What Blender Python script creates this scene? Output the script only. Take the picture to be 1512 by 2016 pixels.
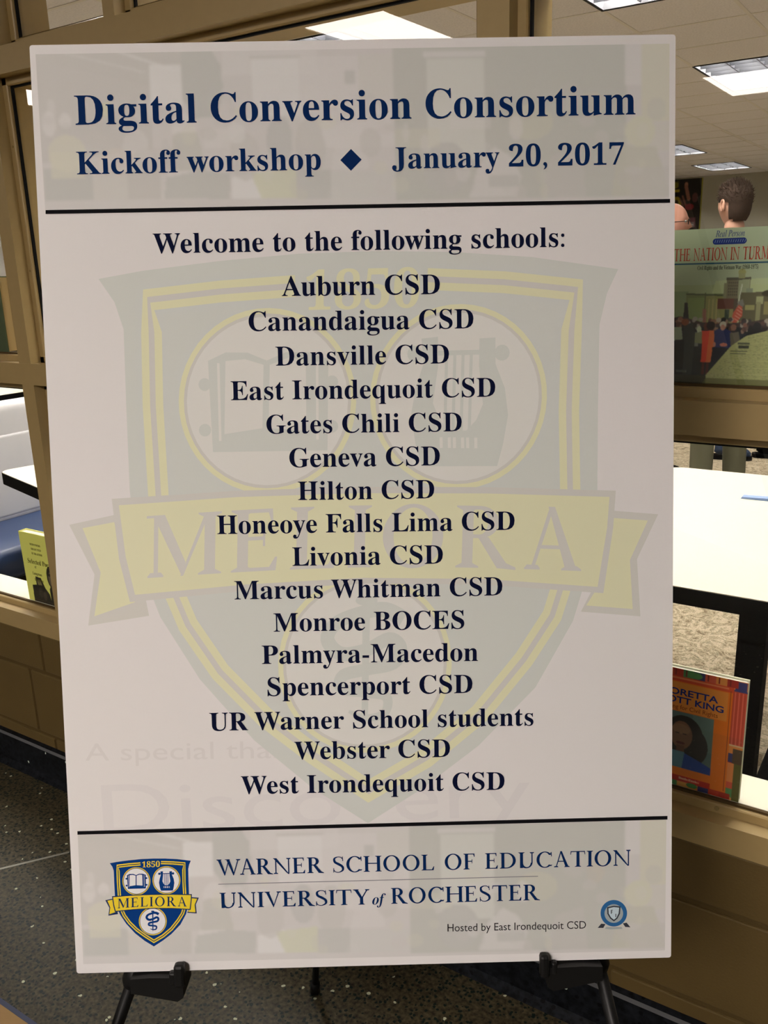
import bpy, bmesh, math, random
import numpy as np
from mathutils import Vector, Matrix
from mathutils.geometry import tessellate_polygon

SC = bpy.context.scene
COL = SC.collection
for _o in list(bpy.data.objects):
    bpy.data.objects.remove(_o)

# ------------------------------------------------------------------ camera, world, lamps, exposure
CAMP = Vector((0.0, -1.3219, 1.42))
CX = (0.8380568602, 0.5446477537, -0.0319299768)      # right
CD = (0.1250706691, -0.2487547475, -0.9604573928)     # down
CF = (-0.5310536948, 0.8009244034, -0.2765900816)     # forward
FPX = 1713.56
cam = bpy.data.cameras.new('camera')
cam.sensor_fit = 'VERTICAL'
cam.sensor_height = 36.0
cam.lens = FPX * 36.0 / 2016.0
cam.clip_start = 0.02
cam.clip_end = 60
camo = bpy.data.objects.new('camera', cam)
COL.objects.link(camo)
camo.matrix_world = Matrix(((CX[0], -CD[0], -CF[0], CAMP.x),
                            (CX[1], -CD[1], -CF[1], CAMP.y),
                            (CX[2], -CD[2], -CF[2], CAMP.z), (0, 0, 0, 1)))
SC.camera = camo
SC.view_settings.view_transform = 'Standard'
SC.view_settings.look = 'None'
SC.view_settings.gamma = 1.0
SC.view_settings.use_curve_mapping = False
SC.view_settings.exposure = 0.0
SC.cycles.max_bounces = 8
SC.cycles.diffuse_bounces = 4
SC.cycles.glossy_bounces = 4
SC.cycles.transparent_max_bounces = 16
SC.cycles.use_denoising = True
SC.cycles.sample_clamp_indirect = 6.0
world = bpy.data.worlds.new('world')
SC.world = world
world.use_nodes = True
world.node_tree.nodes['Background'].inputs[0].default_value = (0.9, 0.85, 0.78, 1)
world.node_tree.nodes['Background'].inputs[1].default_value = 0.02

HALL_LAMP = 21.0          # radiance of the hall ceiling lenses
HALL_LAMP_ADDED = 52.0        # the two unseen fixtures added to light the poster
HALL_TINT = (1.0, 0.90, 0.83)
ROOM_LAMP = 190.0          # radiance of the tubes above the room louvres
ROOM_TINT = (1.0, 0.95, 0.88)
H_ROOM = 2.65
H_HALL = 2.88

# ------------------------------------------------------------------ helpers
def s2l(c):
    c = c / 255.0
    return c / 12.92 if c <= 0.04045 else ((c + 0.055) / 1.055) ** 2.4

ILL = (0.66, 0.575, 0.51)
def alb(r, g, b, k=1.0):
    """albedo of something that shows as r,g,b under the hall light"""
    return tuple(min(0.9, s2l(c) / i * k) for c, i in zip((r, g, b), ILL))

MATS = {}
def mat(name, color, rough=0.7, spec=0.12, metal=0.0, noise=None, bump=None, emit=None, coat=0.0):
    if name in MATS:
        return MATS[name]
    m = bpy.data.materials.new(name)
    m.use_nodes = True
    nt = m.node_tree
    p = nt.nodes['Principled BSDF']
    p.inputs['Base Color'].default_value = (*color, 1)
    p.inputs['Roughness'].default_value = rough
    p.inputs['Specular IOR Level'].default_value = spec
    p.inputs['Metallic'].default_value = metal
    p.inputs['Coat Weight'].default_value = coat
    if noise:
        sc, amt = noise
        tc = nt.nodes.new('ShaderNodeTexCoord')
        n = nt.nodes.new('ShaderNodeTexNoise')
        n.inputs['Scale'].default_value = sc
        n.inputs['Detail'].default_value = 4
        nt.links.new(tc.outputs['Object'], n.inputs['Vector'])
        mx = nt.nodes.new('ShaderNodeMix')
        mx.data_type = 'RGBA'
        mx.inputs['A'].default_value = (*[c * (1 - amt) for c in color], 1)
        mx.inputs['B'].default_value = (*[min(1, c * (1 + amt)) for c in color], 1)
        nt.links.new(n.outputs['Fac'], mx.inputs['Factor'])
        nt.links.new(mx.outputs['Result'], p.inputs['Base Color'])
    if bump:
        sc, st = bump
        tc = nt.nodes.new('ShaderNodeTexCoord')
        n = nt.nodes.new('ShaderNodeTexNoise')
        n.inputs['Scale'].default_value = sc
        nt.links.new(tc.outputs['Object'], n.inputs['Vector'])
        b = nt.nodes.new('ShaderNodeBump')
        b.inputs['Strength'].default_value = st
        b.inputs['Distance'].default_value = 0.002
        nt.links.new(n.outputs['Fac'], b.inputs['Height'])
        nt.links.new(b.outputs['Normal'], p.inputs['Normal'])
    if emit:
        p.inputs['Emission Color'].default_value = (*emit[0], 1)
        p.inputs['Emission Strength'].default_value = emit[1]
    MATS[name] = m
    return m

def vcol_mat(name, rough=0.6, spec=0.3):
    if name in MATS:
        return MATS[name]
    m = bpy.data.materials.new(name)
    m.use_nodes = True
    nt = m.node_tree
    p = nt.nodes['Principled BSDF']
    a = nt.nodes.new('ShaderNodeAttribute')
    a.attribute_name = 'print'
    nt.links.new(a.outputs['Color'], p.inputs['Base Color'])
    p.inputs['Roughness'].default_value = rough
    p.inputs['Specular IOR Level'].default_value = spec
    MATS[name] = m
    return m

def glass_mat():
    m = bpy.data.materials.new('window_glass')
    m.use_nodes = True
    nt = m.node_tree
    nt.nodes.clear()
    out = nt.nodes.new('ShaderNodeOutputMaterial')
    lw = nt.nodes.new('ShaderNodeLayerWeight')
    lw.inputs['Blend'].default_value = 0.5
    pw = nt.nodes.new('ShaderNodeMath'); pw.operation = 'POWER'; pw.inputs[1].default_value = 5
    nt.links.new(lw.outputs['Facing'], pw.inputs[0])
    fr = nt.nodes.new('ShaderNodeMath'); fr.operation = 'MULTIPLY_ADD'      # Schlick, two faces
    fr.inputs[1].default_value = 0.90; fr.inputs[2].default_value = 0.060; fr.use_clamp = True
    nt.links.new(pw.outputs[0], fr.inputs[0])
    tr = nt.nodes.new('ShaderNodeBsdfTransparent')
    tr.inputs['Color'].default_value = (0.97, 0.985, 0.975, 1)
    gl = nt.nodes.new('ShaderNodeBsdfGlossy')
    gl.inputs['Roughness'].default_value = 0.0
    mx = nt.nodes.new('ShaderNodeMixShader')
    nt.links.new(fr.outputs[0], mx.inputs[0])
    nt.links.new(tr.outputs[0], mx.inputs[1])
    nt.links.new(gl.outputs[0], mx.inputs[2])
    nt.links.new(mx.outputs[0], out.inputs[0])
    return m

class MB:
    """collects polygons, links them as one mesh object"""
    def __init__(s):
        s.v, s.f, s.mi, s.mats = [], [], [], []
        s.cur = 0
    def use(s, m):
        if m not in s.mats:
            s.mats.append(m)
        s.cur = s.mats.index(m)
        return s
    def add(s, vs, fs):
        b = len(s.v)
        s.v += [tuple(v) for v in vs]
        for f in fs:
            s.f.append(tuple(i + b for i in f))
            s.mi.append(s.cur)
        return s
    def box(s, x0, x1, y0, y1, z0, z1):
        vs = [(x, y, z) for z in (z0, z1) for y in (y0, y1) for x in (x0, x1)]
        return s.add(vs, [(0, 2, 3, 1), (4, 5, 7, 6), (0, 1, 5, 4), (2, 6, 7, 3), (0, 4, 6, 2), (1, 3, 7, 5)])
    def bbox(s, x0, x1, y0, y1, z0, z1, r=0.003):
        """box with chamfered edges"""
        bm = bmesh.new()
        vs = [bm.verts.new((x, y, z)) for z in (z0, z1) for y in (y0, y1) for x in (x0, x1)]
        for f in [(0, 2, 3, 1), (4, 5, 7, 6), (0, 1, 5, 4), (2, 6, 7, 3), (0, 4, 6, 2), (1, 3, 7, 5)]:
            bm.faces.new([vs[i] for i in f])
        bmesh.ops.bevel(bm, geom=list(bm.edges), offset=r, segments=2, affect='EDGES', profile=0.5)
        bm.verts.index_update()
        s.add([v.co[:] for v in bm.verts], [[v.index for v in f.verts] for f in bm.faces])
        bm.free()
        return s
    def prism(s, pts, a0, a1, axis='x'):
        """extrude a closed 2-D outline along an axis"""
        n = len(pts)
        def P(a, p):
            if axis == 'x': return (a, p[0], p[1])
            if axis == 'y': return (p[0], a, p[1])
            return (p[0], p[1], a)
        vs = [P(a0, p) for p in pts] + [P(a1, p) for p in pts]
        fs = [(i, (i + 1) % n, n + (i + 1) % n, n + i) for i in range(n)]
        tri = tessellate_polygon([[Vector((p[0], p[1], 0)) for p in pts]])
        fs += [tuple(t) for t in tri] + [tuple(n + i for i in reversed(t)) for t in tri]
        return s.add(vs, fs)
    def tube(s, pts, rad, n=12, cap=True):
        pts = [Vector(p) for p in pts]
        if not hasattr(rad, '__len__'):
            rad = [rad] * len(pts)
        b = len(s.v)
        up = None
        for i, p in enumerate(pts):
            d = (pts[min(i + 1, len(pts) - 1)] - pts[max(i - 1, 0)]).normalized()
            if up is None:
                up = d.orthogonal().normalized()
            up = (up - d * up.dot(d)).normalized()
            sd = d.cross(up)
            for k in range(n):
                a = 2 * math.pi * k / n
                s.v.append(tuple(p + (up * math.cos(a) + sd * math.sin(a)) * rad[i]))
        for i in range(len(pts) - 1):
            for k in range(n):
                s.f.append((b + i * n + k, b + i * n + (k + 1) % n, b + (i + 1) * n + (k + 1) % n, b + (i + 1) * n + k))
                s.mi.append(s.cur)
        if cap:
            s.f.append(tuple(b + k for k in reversed(range(n)))); s.mi.append(s.cur)
            e = b + (len(pts) - 1) * n
            s.f.append(tuple(e + k for k in range(n))); s.mi.append(s.cur)
        return s
    def ell(s, c, r, nu=20, nv=12):
        vs = [(c[0], c[1], c[2] - r[2])]
        for j in range(1, nv):
            t = math.pi * j / nv - math.pi / 2
            for i in range(nu):
                a = 2 * math.pi * i / nu
                vs.append((c[0] + r[0] * math.cos(t) * math.cos(a), c[1] + r[1] * math.cos(t) * math.sin(a), c[2] + r[2] * math.sin(t)))
        vs.append((c[0], c[1], c[2] + r[2]))
        fs = [(0, 1 + (i + 1) % nu, 1 + i) for i in range(nu)]
        for j in range(nv - 2):
            for i in range(nu):
                a = 1 + j * nu + i; b2 = 1 + j * nu + (i + 1) % nu
                fs.append((a, b2, b2 + nu, a + nu))
        e = len(vs) - 1; o = 1 + (nv - 2) * nu
        fs += [(o + i, o + (i + 1) % nu, e) for i in range(nu)]
        return s.add(vs, fs)
    def build(s, name, m=None, parent=None, smooth=False, loc=None):
        me = bpy.data.meshes.new(name)
        me.from_pydata(s.v, [], s.f)
        if m is not None and not s.mats:
            me.materials.append(m)
        for q in s.mats:
            me.materials.append(q)
        if len(s.mats) > 1:
            me.polygons.foreach_set('material_index', s.mi)
        if smooth:
            me.polygons.foreach_set('use_smooth', [True] * len(me.polygons))
        me.update()
        o = bpy.data.objects.new(name, me)
        COL.objects.link(o)
        if parent: o.parent = parent
        if loc: o.location = loc
        return o

def empty(name, loc=(0, 0, 0), rz=0.0):
    o = bpy.data.objects.new(name, None)
    COL.objects.link(o)
    o.empty_display_size = 0.1
    o.location = loc
    o.rotation_euler = (0, 0, rz)
    return o
def tag(o, label=None, cat=None, group=None, kind=None):
    for k, v in (('label', label), ('category', cat), ('group', group), ('kind', kind)):
        if v: o[k] = v
    return o
def struct(o, label, cat=None):
    o['kind'] = 'structure'
    o['label'] = label
    o['category'] = cat or 'structure'
    return o
def copy_tree(o, parent=None):
    c = o.copy(); COL.objects.link(c)
    if parent: c.parent = parent
    for ch in list(o.children):
        copy_tree(ch, c)
    return c

# ------------------------------------------------------------------ materials of the setting
FRAME = mat('frame_paint', alb(150, 121, 76, 0.84), rough=0.38, spec=0.4, noise=(60, 0.05))
GASKET = mat('black_gasket', (0.006, 0.006, 0.006), rough=0.7)
BROWNG = mat('brown_glazing_bead', alb(84, 62, 34, 0.6), rough=0.6)
GLASS = glass_mat()
BLOCK = mat('brown_block_paint', alb(92, 70, 36, 0.75), rough=0.62, spec=0.25, noise=(9, 0.12), bump=(240, 0.35))
MORTAR = mat('painted_mortar', alb(84, 64, 34, 0.7), rough=0.7, bump=(300, 0.3))
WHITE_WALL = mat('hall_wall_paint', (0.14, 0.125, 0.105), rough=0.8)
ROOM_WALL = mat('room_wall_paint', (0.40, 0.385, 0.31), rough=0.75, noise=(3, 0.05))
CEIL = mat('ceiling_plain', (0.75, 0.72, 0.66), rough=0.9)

def terrazzo(name, base, dark, light, scale, p_dark, p_light, rough):
    m = bpy.data.materials.new(name)
    m.use_nodes = True
    nt = m.node_tree
    L = nt.links.new
    p = nt.nodes['Principled BSDF']
    tc = nt.nodes.new('ShaderNodeTexCoord')
    wn = nt.nodes.new('ShaderNodeTexNoise'); wn.inputs['Scale'].default_value = scale * 0.9
    L(tc.outputs['Object'], wn.inputs['Vector'])
    wm = nt.nodes.new('ShaderNodeMix'); wm.data_type = 'VECTOR'
    wm.inputs['Factor'].default_value = 0.006
    L(tc.outputs['Object'], wm.inputs['A']); L(wn.outputs['Color'], wm.inputs['B'])
    def chips(sc, thr, seed):
        mp = nt.nodes.new('ShaderNodeMapping')
        mp.inputs['Location'].default_value = (seed, seed * 0.7, seed * 1.3)
        L(wm.outputs['Result'], mp.inputs['Vector'])
        v = nt.nodes.new('ShaderNodeTexVoronoi')
        v.inputs['Scale'].default_value = sc
        L(mp.outputs['Vector'], v.inputs['Vector'])
        sep = nt.nodes.new('ShaderNodeSeparateColor')
        L(v.outputs['Color'], sep.inputs['Color'])
        a = nt.nodes.new('ShaderNodeMath'); a.operation = 'LESS_THAN'
        a.inputs[1].default_value = thr
        L(sep.outputs['Red'], a.inputs[0])
        b = nt.nodes.new('ShaderNodeMath'); b.operation = 'LESS_THAN'
        b.inputs[1].default_value = 0.42
        L(v.outputs['Distance'], b.inputs[0])
        c = nt.nodes.new('ShaderNodeMath'); c.operation = 'MULTIPLY'
        L(a.outputs[0], c.inputs[0]); L(b.outputs[0], c.inputs[1])
        return c.outputs[0], sep
    fd, sep = chips(scale, p_dark, 0.0)
    fl, sep2 = chips(scale * 0.85, p_light, 5.0)
    n2 = nt.nodes.new('ShaderNodeTexNoise'); n2.inputs['Scale'].default_value = scale * 0.95
    n2.inputs['Detail'].default_value = 5
    L(tc.outputs['Object'], n2.inputs['Vector'])
    cr = nt.nodes.new('ShaderNodeValToRGB')
    cr.color_ramp.elements[0].color = (*[c * 0.42 for c in base], 1)
    cr.color_ramp.elements[0].position = 0.32
    cr.color_ramp.elements[1].color = (*[c * 2.1 for c in base], 1)
    cr.color_ramp.elements[1].position = 0.68
    L(n2.outputs['Fac'], cr.inputs['Fac'])
    m1 = nt.nodes.new('ShaderNodeMix'); m1.data_type = 'RGBA'
    m1.inputs['B'].default_value = (*dark, 1)
    L(cr.outputs['Color'], m1.inputs['A']); L(fd, m1.inputs['Factor'])
    m2 = nt.nodes.new('ShaderNodeMix'); m2.data_type = 'RGBA'
    m2.inputs['B'].default_value = (*light, 1)
    L(m1.outputs['Result'], m2.inputs['A']); L(fl, m2.inputs['Factor'])
    L(m2.outputs['Result'], p.inputs['Base Color'])
    p.inputs['Roughness'].default_value = rough
    p.inputs['Specular IOR Level'].default_value = 0.18
    return m
FLOOR = terrazzo('terrazzo_floor', alb(70, 59, 41, 0.52), (0.004, 0.011, 0.009), alb(170, 162, 130), 125, 0.46, 0.022, 0.40)
BASE = terrazzo('black_terrazzo_base', (0.006, 0.007, 0.009), (0.002, 0.002, 0.003), alb(170, 170, 150), 90, 0.2, 0.008, 0.3)

def carpet_mat():
    m = bpy.data.materials.new('patterned_carpet')
    m.use_nodes = True
    nt = m.node_tree; L = nt.links.new
    p = nt.nodes['Principled BSDF']
    tc = nt.nodes.new('ShaderNodeTexCoord')
    n = nt.nodes.new('ShaderNodeTexNoise')
    n.inputs['Scale'].default_value = 15; n.inputs['Detail'].default_value = 3
    n.inputs['Distortion'].default_value = 2.6
    L(tc.outputs['Object'], n.inputs['Vector'])
    cr = nt.nodes.new('ShaderNodeValToRGB')
    e = cr.color_ramp.elements
    e[0].position = 0.36; e[0].color = (0.17, 0.13, 0.08, 1)
    e[1].position = 0.60; e[1].color = (0.42, 0.34, 0.24, 1)
    a = e.new(0.455); a.color = (0.38, 0.31, 0.21, 1)
    b = e.new(0.50); b.color = (0.20, 0.17, 0.11, 1)
    c = e.new(0.54); c.color = (0.40, 0.33, 0.23, 1)
    L(n.outputs['Fac'], cr.inputs['Fac'])
    n2 = nt.nodes.new('ShaderNodeTexNoise'); n2.inputs['Scale'].default_value = 160
    L(tc.outputs['Object'], n2.inputs['Vector'])
    mx = nt.nodes.new('ShaderNodeMix'); mx.data_type = 'RGBA'; mx.blend_type = 'MULTIPLY'
    mx.inputs['Factor'].default_value = 0.6
    L(cr.outputs['Color'], mx.inputs['A'])
    c2 = nt.nodes.new('ShaderNodeValToRGB')
    c2.color_ramp.elements[0].position = 0.35; c2.color_ramp.elements[0].color = (0.4, 0.4, 0.4, 1)
    c2.color_ramp.elements[1].position = 0.6
    L(n2.outputs['Fac'], c2.inputs['Fac']); L(c2.outputs['Color'], mx.inputs['B'])
    L(mx.outputs['Result'], p.inputs['Base Color'])
    p.inputs['Roughness'].default_value = 0.95
    p.inputs['Specular IOR Level'].default_value = 0.05
    return m
CARPET = carpet_mat()

def tile_mat(name, grid):
    m = bpy.data.materials.new(name)
    m.use_nodes = True
    nt = m.node_tree; L = nt.links.new
    p = nt.nodes['Principled BSDF']
    p.inputs['Roughness'].default_value = 0.95
    p.inputs['Specular IOR Level'].default_value = 0.1
    tc = nt.nodes.new('ShaderNodeTexCoord')
    n = nt.nodes.new('ShaderNodeTexNoise'); n.inputs['Scale'].default_value = 90
    L(tc.outputs['Object'], n.inputs['Vector'])
    cr = nt.nodes.new('ShaderNodeValToRGB')
    cr.color_ramp.elements[0].position = 0.3; cr.color_ramp.elements[0].color = (0.68, 0.66, 0.69, 1)
    cr.color_ramp.elements[1].position = 0.6; cr.color_ramp.elements[1].color = (0.78, 0.755, 0.78, 1)
    L(n.outputs['Fac'], cr.inputs['Fac'])
    if grid:
        b = nt.nodes.new('ShaderNodeTexBrick')
        b.offset = 0
        b.inputs['Scale'].default_value = 1.0
        b.inputs['Brick Width'].default_value = 0.61
        b.inputs['Row Height'].default_value = 0.61
        b.inputs['Mortar Size'].default_value = 0.012
        b.inputs['Mortar'].default_value = (0.66, 0.63, 0.62, 1)
        L(cr.outputs['Color'], b.inputs['Color1']); L(cr.outputs['Color'], b.inputs['Color2'])
        L(tc.outputs['Object'], b.inputs['Vector'])
        L(b.outputs['Color'], p.inputs['Base Color'])
    else:
        L(cr.outputs['Color'], p.inputs['Base Color'])
    return m
TILE = tile_mat('acoustic_tile', False)
TILEGRID = tile_mat('acoustic_tile_far', True)
GRIDMETAL = mat('ceiling_grid_paint', (0.70, 0.67, 0.64), rough=0.5)

# ------------------------------------------------------------------ floors
o = MB().box(-9.5, 4.0, -9.5, 0.0, -0.05, 0.0).build('floor', FLOOR)
struct(o, 'dark speckled terrazzo floor of the hallway', 'floor')
# thin metal divider strip let into the terrazzo
MB().add([(-2.26, -0.9, 0.0008), (-2.255, -0.905, 0.0008), (-1.738, -0.201, 0.0008), (-1.743, -0.196, 0.0008)], [(0, 1, 2, 3)]).build(
    'divider_strip', mat('zinc_strip', (0.32, 0.31, 0.26), rough=0.4, metal=0.5), o)
o = MB().box(-9.5, 4.0, 0.117, 15.25, -0.05, 0.0).build('floor', CARPET)
struct(o, 'beige carpet with a dark swirl pattern inside the room', 'carpet')
MB().box(-9.5, 4.0, 0.0, 0.117, -0.05, 0.0).build('sill_filler', MORTAR, o)

# ------------------------------------------------------------------ hallway side wall with its window band
XL, XR = -4.43, 1.92
WT = 0.117
w = MB()
w.box(XL, XR, 0.0025, WT, 0.0, 0.465)                  # below the windows (mortar face, blocks stand proud)
wf = w.build('wall_front', MORTAR)
struct(wf, 'low brown painted block wall under the hallway windows', 'wall')
MB().box(-9.5, XL, 0.0, WT, 0, 2.9).box(XR, 4.0, 0.0, WT, 0, 2.9).box(XL, XR, 0.0, WT, 2.45, 2.9).build('plain_wall', BLOCK, wf)
# concrete blocks, one by one; joints 10 mm, slightly rounded arrises
BL, JT = 0.396, 0.010
blk = MB().bbox(0, BL, -0.0, 0.012, 0, 0.193, 0.003)
blk_half = MB().bbox(0, BL, -0.0, 0.012, 0, 0.112, 0.003)
blk_low = MB().bbox(0, BL, -0.0, 0.012, 0, 0.132, 0.003)
mA = mB_ = mC = None
for row, (z, offx) in enumerate(((0.004, -2.03), (0.146, -2.10), (0.350, -2.03))):
    proto = (blk_low, blk, blk_half)[row]
    first = None
    n0 = -4
    for k in range(n0, 7):
        x = offx + k * (BL + JT) + JT / 2
        if x < XL or x + BL > XR: continue
        if first is None:
            first = proto.build('block', BLOCK, wf)
            first.location = (x, -0.002, z)
        else:
            c = first.copy(); COL.objects.link(c); c.parent = wf
            c.location = (x, -0.002, z)
# black terrazzo base with a bevelled top
prof = [(0.0, 0.0), (-0.030, 0.0), (-0.022, 0.006), (-0.0165, 0.016), (-0.016, 0.096), (-0.011, 0.102), (0.0, 0.106)]
prof = [(y - 0.002, z) for y, z in prof]
b = MB().use(BASE).prism(prof, XL - 3, XR + 2, 'x')
BEV_HI = mat('base_bevel_highlight', (0.07, 0.072, 0.075), rough=0.3)  # lighter tone paints the light the bevel edge catches
b.use(BEV_HI)
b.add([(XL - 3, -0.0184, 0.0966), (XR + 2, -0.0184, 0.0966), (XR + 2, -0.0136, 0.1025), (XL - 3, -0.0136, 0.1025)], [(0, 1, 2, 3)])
o = b.build('baseboard_front')
struct(o, 'black speckled terrazzo base along the brown block wall', 'baseboard')

# ------------------------------------------------------------------ painted steel window frame
FY0, FY1 = -0.006, 0.117          # face and inner face of the frame
ST0, ST1 = 0.024, 0.117           # stop
GY = 0.040                        # glass plane
frame = MB()
def hbar(z0, z1, stop_lo=True, stop_hi=True, x0=XL, x1=XR):
    """horizontal member: 50 mm face, set-back stops above/below"""
    pts = [(FY0, z0), (FY0, z1)]
    if stop_hi:
        pts += [(ST0, z1), (ST0, z1 + 0.014), (ST0 + 0.002, z1 + 0.016), (ST1, z1 + 0.016)]
    else:
        pts += [(FY1, z1)]
    if stop_lo:
        pts += [(ST1, z0 - 0.016), (ST0 + 0.002, z0 - 0.016), (ST0, z0 - 0.014), (ST0, z0)]
    else:
        pts += [(FY1, z0)]
    return pts
# members as their own parts of one window frame
win = empty('window_1', (0, 0, 0)); struct(win, 'long interior window band in a tan painted steel frame', 'window')
def member(name, pts, a0, a1, axis):
    return MB().prism(pts, a0, a1, axis).build(name, FRAME, win)
member('sill_rail', hbar(0.465, 0.515, False, True), XL, XR, 'x')
member('middle_rail', hbar(1.156, 1.208), XL, XR, 'x')
member('header_rail', hbar(1.843, 1.898), XL, XR, 'x')
member('top_rail', hbar(2.40, 2.45, True, False), XL, XR, 'x')
def vpts(x0, x1, lo=True, hi=True):
    pts = [(x0, FY0), (x1, FY0)]
    if hi: pts += [(x1, ST0), (x1 + 0.014, ST0), (x1 + 0.016, ST0 + 0.002), (x1 + 0.016, ST1)]
    else: pts += [(x1, FY1)]
    if lo: pts += [(x0 - 0.016, ST1), (x0 - 0.016, ST0 + 0.002), (x0 - 0.014, ST0), (x0, ST0)]
    else: pts += [(x0, FY1)]
    return pts
e = 0.0008
POSTS = [(-3.20, -3.154), (-1.935, -1.889), (-0.675, -0.621), (0.60, 0.65)]
for x0, x1 in POSTS:
    pts = vpts(x0, x1)
    pts = [(x, y + (e if y == FY0 else 0)) for x, y in pts]
    for z0, z1 in ((0.515, 1.156), (1.208, 1.843)):
        member('mullion', pts, z0, z1, 'z')
for x0, x1 in ((-3.9, -3.87), (-2.65, -2.62), (-1.498, -1.466), (-0.2, -0.17), (1.1, 1.13)):
    member('transom_mullion', [(x, y + (e if y == FY0 else 0)) for x, y in vpts(x0, x1)], 1.898, 2.40, 'z')
for x0, x1 in ((XL, XL + 0.05), (XR - 0.05, XR)):
    member('jamb', vpts(x0, x1, x0 > 0, x0 < 0), 0.465, 2.45, 'z')
for x0, x1 in ((-1.835 - 0.05, -1.835),):
    member('transom_mullion', [(x, y + (e if y == FY0 else 0)) for x, y in vpts(x0, x1)], 1.898, 2.40, 'z')
MB().bbox(XL + 0.07, XR - 0.07, GY + 0.004, 0.135, 0.5312, 0.5332, 0.0006).build('inner_ledge', mat('cream_ledge', (0.80, 0.76, 0.62), rough=0.35, spec=0.4), win)
# little rivets / screws on the stops
sc = MB()
for x in (-0.245,):
    sc.tube([(x, ST0 - 0.0015, 0.5235), (x, ST0 + 0.002, 0.5235)], 0.004, 10)
for z in (1.425, 1.70):
    sc.tube([(-1.881, ST0 - 0.001, z), (-1.881, ST0 + 0.002, z)], 0.003, 8)
sc.build('screw', mat('screw_paint', alb(120, 98, 62), rough=0.3), win)
# gaskets and panes
def pane(x0, x1, z0, z1):
    MB().add([(x0, GY, z0), (x1, GY, z0), (x1, GY, z1), (x0, GY, z1)], [(0, 1, 2, 3)]).build('pane', GLASS, win)
    g = MB(); t = 0.004
    for a in ((x0, x1, z0, z0 + t), (x0, x1, z1 - t, z1), (x0, x0 + t, z0, z1), (x1 - t, x1, z0, z1)):
        g.box(a[0], a[1], GY - 0.007, GY - 0.0005, a[2], a[3])
    g.mi = []
    g.mats = [GASKET, BROWNG]
    g.mi = [1] * 6 + [0] * 18
    g.build('gasket', None, win)
xs = [XL + 0.05] + [v for p_ in POSTS for v in p_] + [XR - 0.05]
for i in range(0, len(xs), 2):
    a, b_ = xs[i] + 0.016, xs[i + 1] - 0.016
    pane(a, b_, 0.531, 1.140)
    pane(a, b_, 1.224, 1.827)
tx = [XL + 0.05, -3.9, -3.87, -2.65, -2.62, -1.885, -1.835, -1.498, -1.466, -0.2, -0.17, 1.1, 1.13, XR - 0.05]
for i in range(0, len(tx), 2):
    pane(tx[i] + 0.016, tx[i + 1] - 0.016, 1.914, 2.384)

# ------------------------------------------------------------------ hallway: other walls and ceiling
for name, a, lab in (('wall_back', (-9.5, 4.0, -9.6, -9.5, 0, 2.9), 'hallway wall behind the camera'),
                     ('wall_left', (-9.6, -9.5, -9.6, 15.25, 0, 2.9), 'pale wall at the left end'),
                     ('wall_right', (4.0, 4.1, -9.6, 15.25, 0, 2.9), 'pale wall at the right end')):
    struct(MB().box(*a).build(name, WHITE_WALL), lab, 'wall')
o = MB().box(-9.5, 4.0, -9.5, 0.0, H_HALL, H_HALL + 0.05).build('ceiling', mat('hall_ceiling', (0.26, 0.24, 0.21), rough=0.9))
struct(o, 'hallway ceiling with flat lens lights', 'ceiling')
struct(MB().box(-9.5, 4.0, 15.15, 15.25, 0, 2.9).build('wall_far', ROOM_WALL), 'far beige wall of the room', 'wall')

# hall lamps: flat prismatic lens troffers
LENS = mat('lens_light', (0.9, 0.88, 0.8), rough=0.5, emit=(HALL_TINT, HALL_LAMP))
LENS_ADDED = mat('lens_light_added', (0.9, 0.88, 0.8), rough=0.5, emit=(HALL_TINT, HALL_LAMP_ADDED))  # stronger emission for the added poster lights
TRIM = mat('troffer_trim', (0.7, 0.68, 0.62), rough=0.4)
HALL = [(-3.47, -4.15, 'hallway lens light mirrored as the big white shape above the poster'), (-6.99, -4.15, 'hallway lens light mirrored small beside the upper left corner of the poster'),
        (-1.88, -7.74, 'hallway lens light mirrored as the white shape right of the poster top'), (-0.02, -3.5, 'bright unseen lens light added nearest above the camera to light the poster'),
        (0.1, -6.6, 'bright unseen lens light added farther behind the camera to light the poster')]
hl = None
for x, y, nm in HALL:
    if hl is None:
        hl = empty('ceiling_light')
        MB().box(-0.305, 0.305, -0.61, 0.61, -0.006, -0.002).build('lens', LENS, hl)
        f = MB()
        f.box(-0.325, -0.305, -0.63, 0.63, -0.012, 0).box(0.305, 0.325, -0.63, 0.63, -0.012, 0)
        f.box(-0.305, 0.305, -0.63, -0.61, -0.012, 0).box(-0.305, 0.305, 0.61, 0.63, -0.012, 0)
        f.build('trim_frame', TRIM, hl)
        c = hl
    else:
        c = copy_tree(hl)
    c.location = (x, y, H_HALL)
    tag(c, nm, 'light', 'hallway lens lights')
    if 'bright' in nm:
        ln = [q for q in c.children if q.name.startswith('lens')][0]
        ln.data = ln.data.copy(); ln.data.materials[0] = LENS_ADDED

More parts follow.
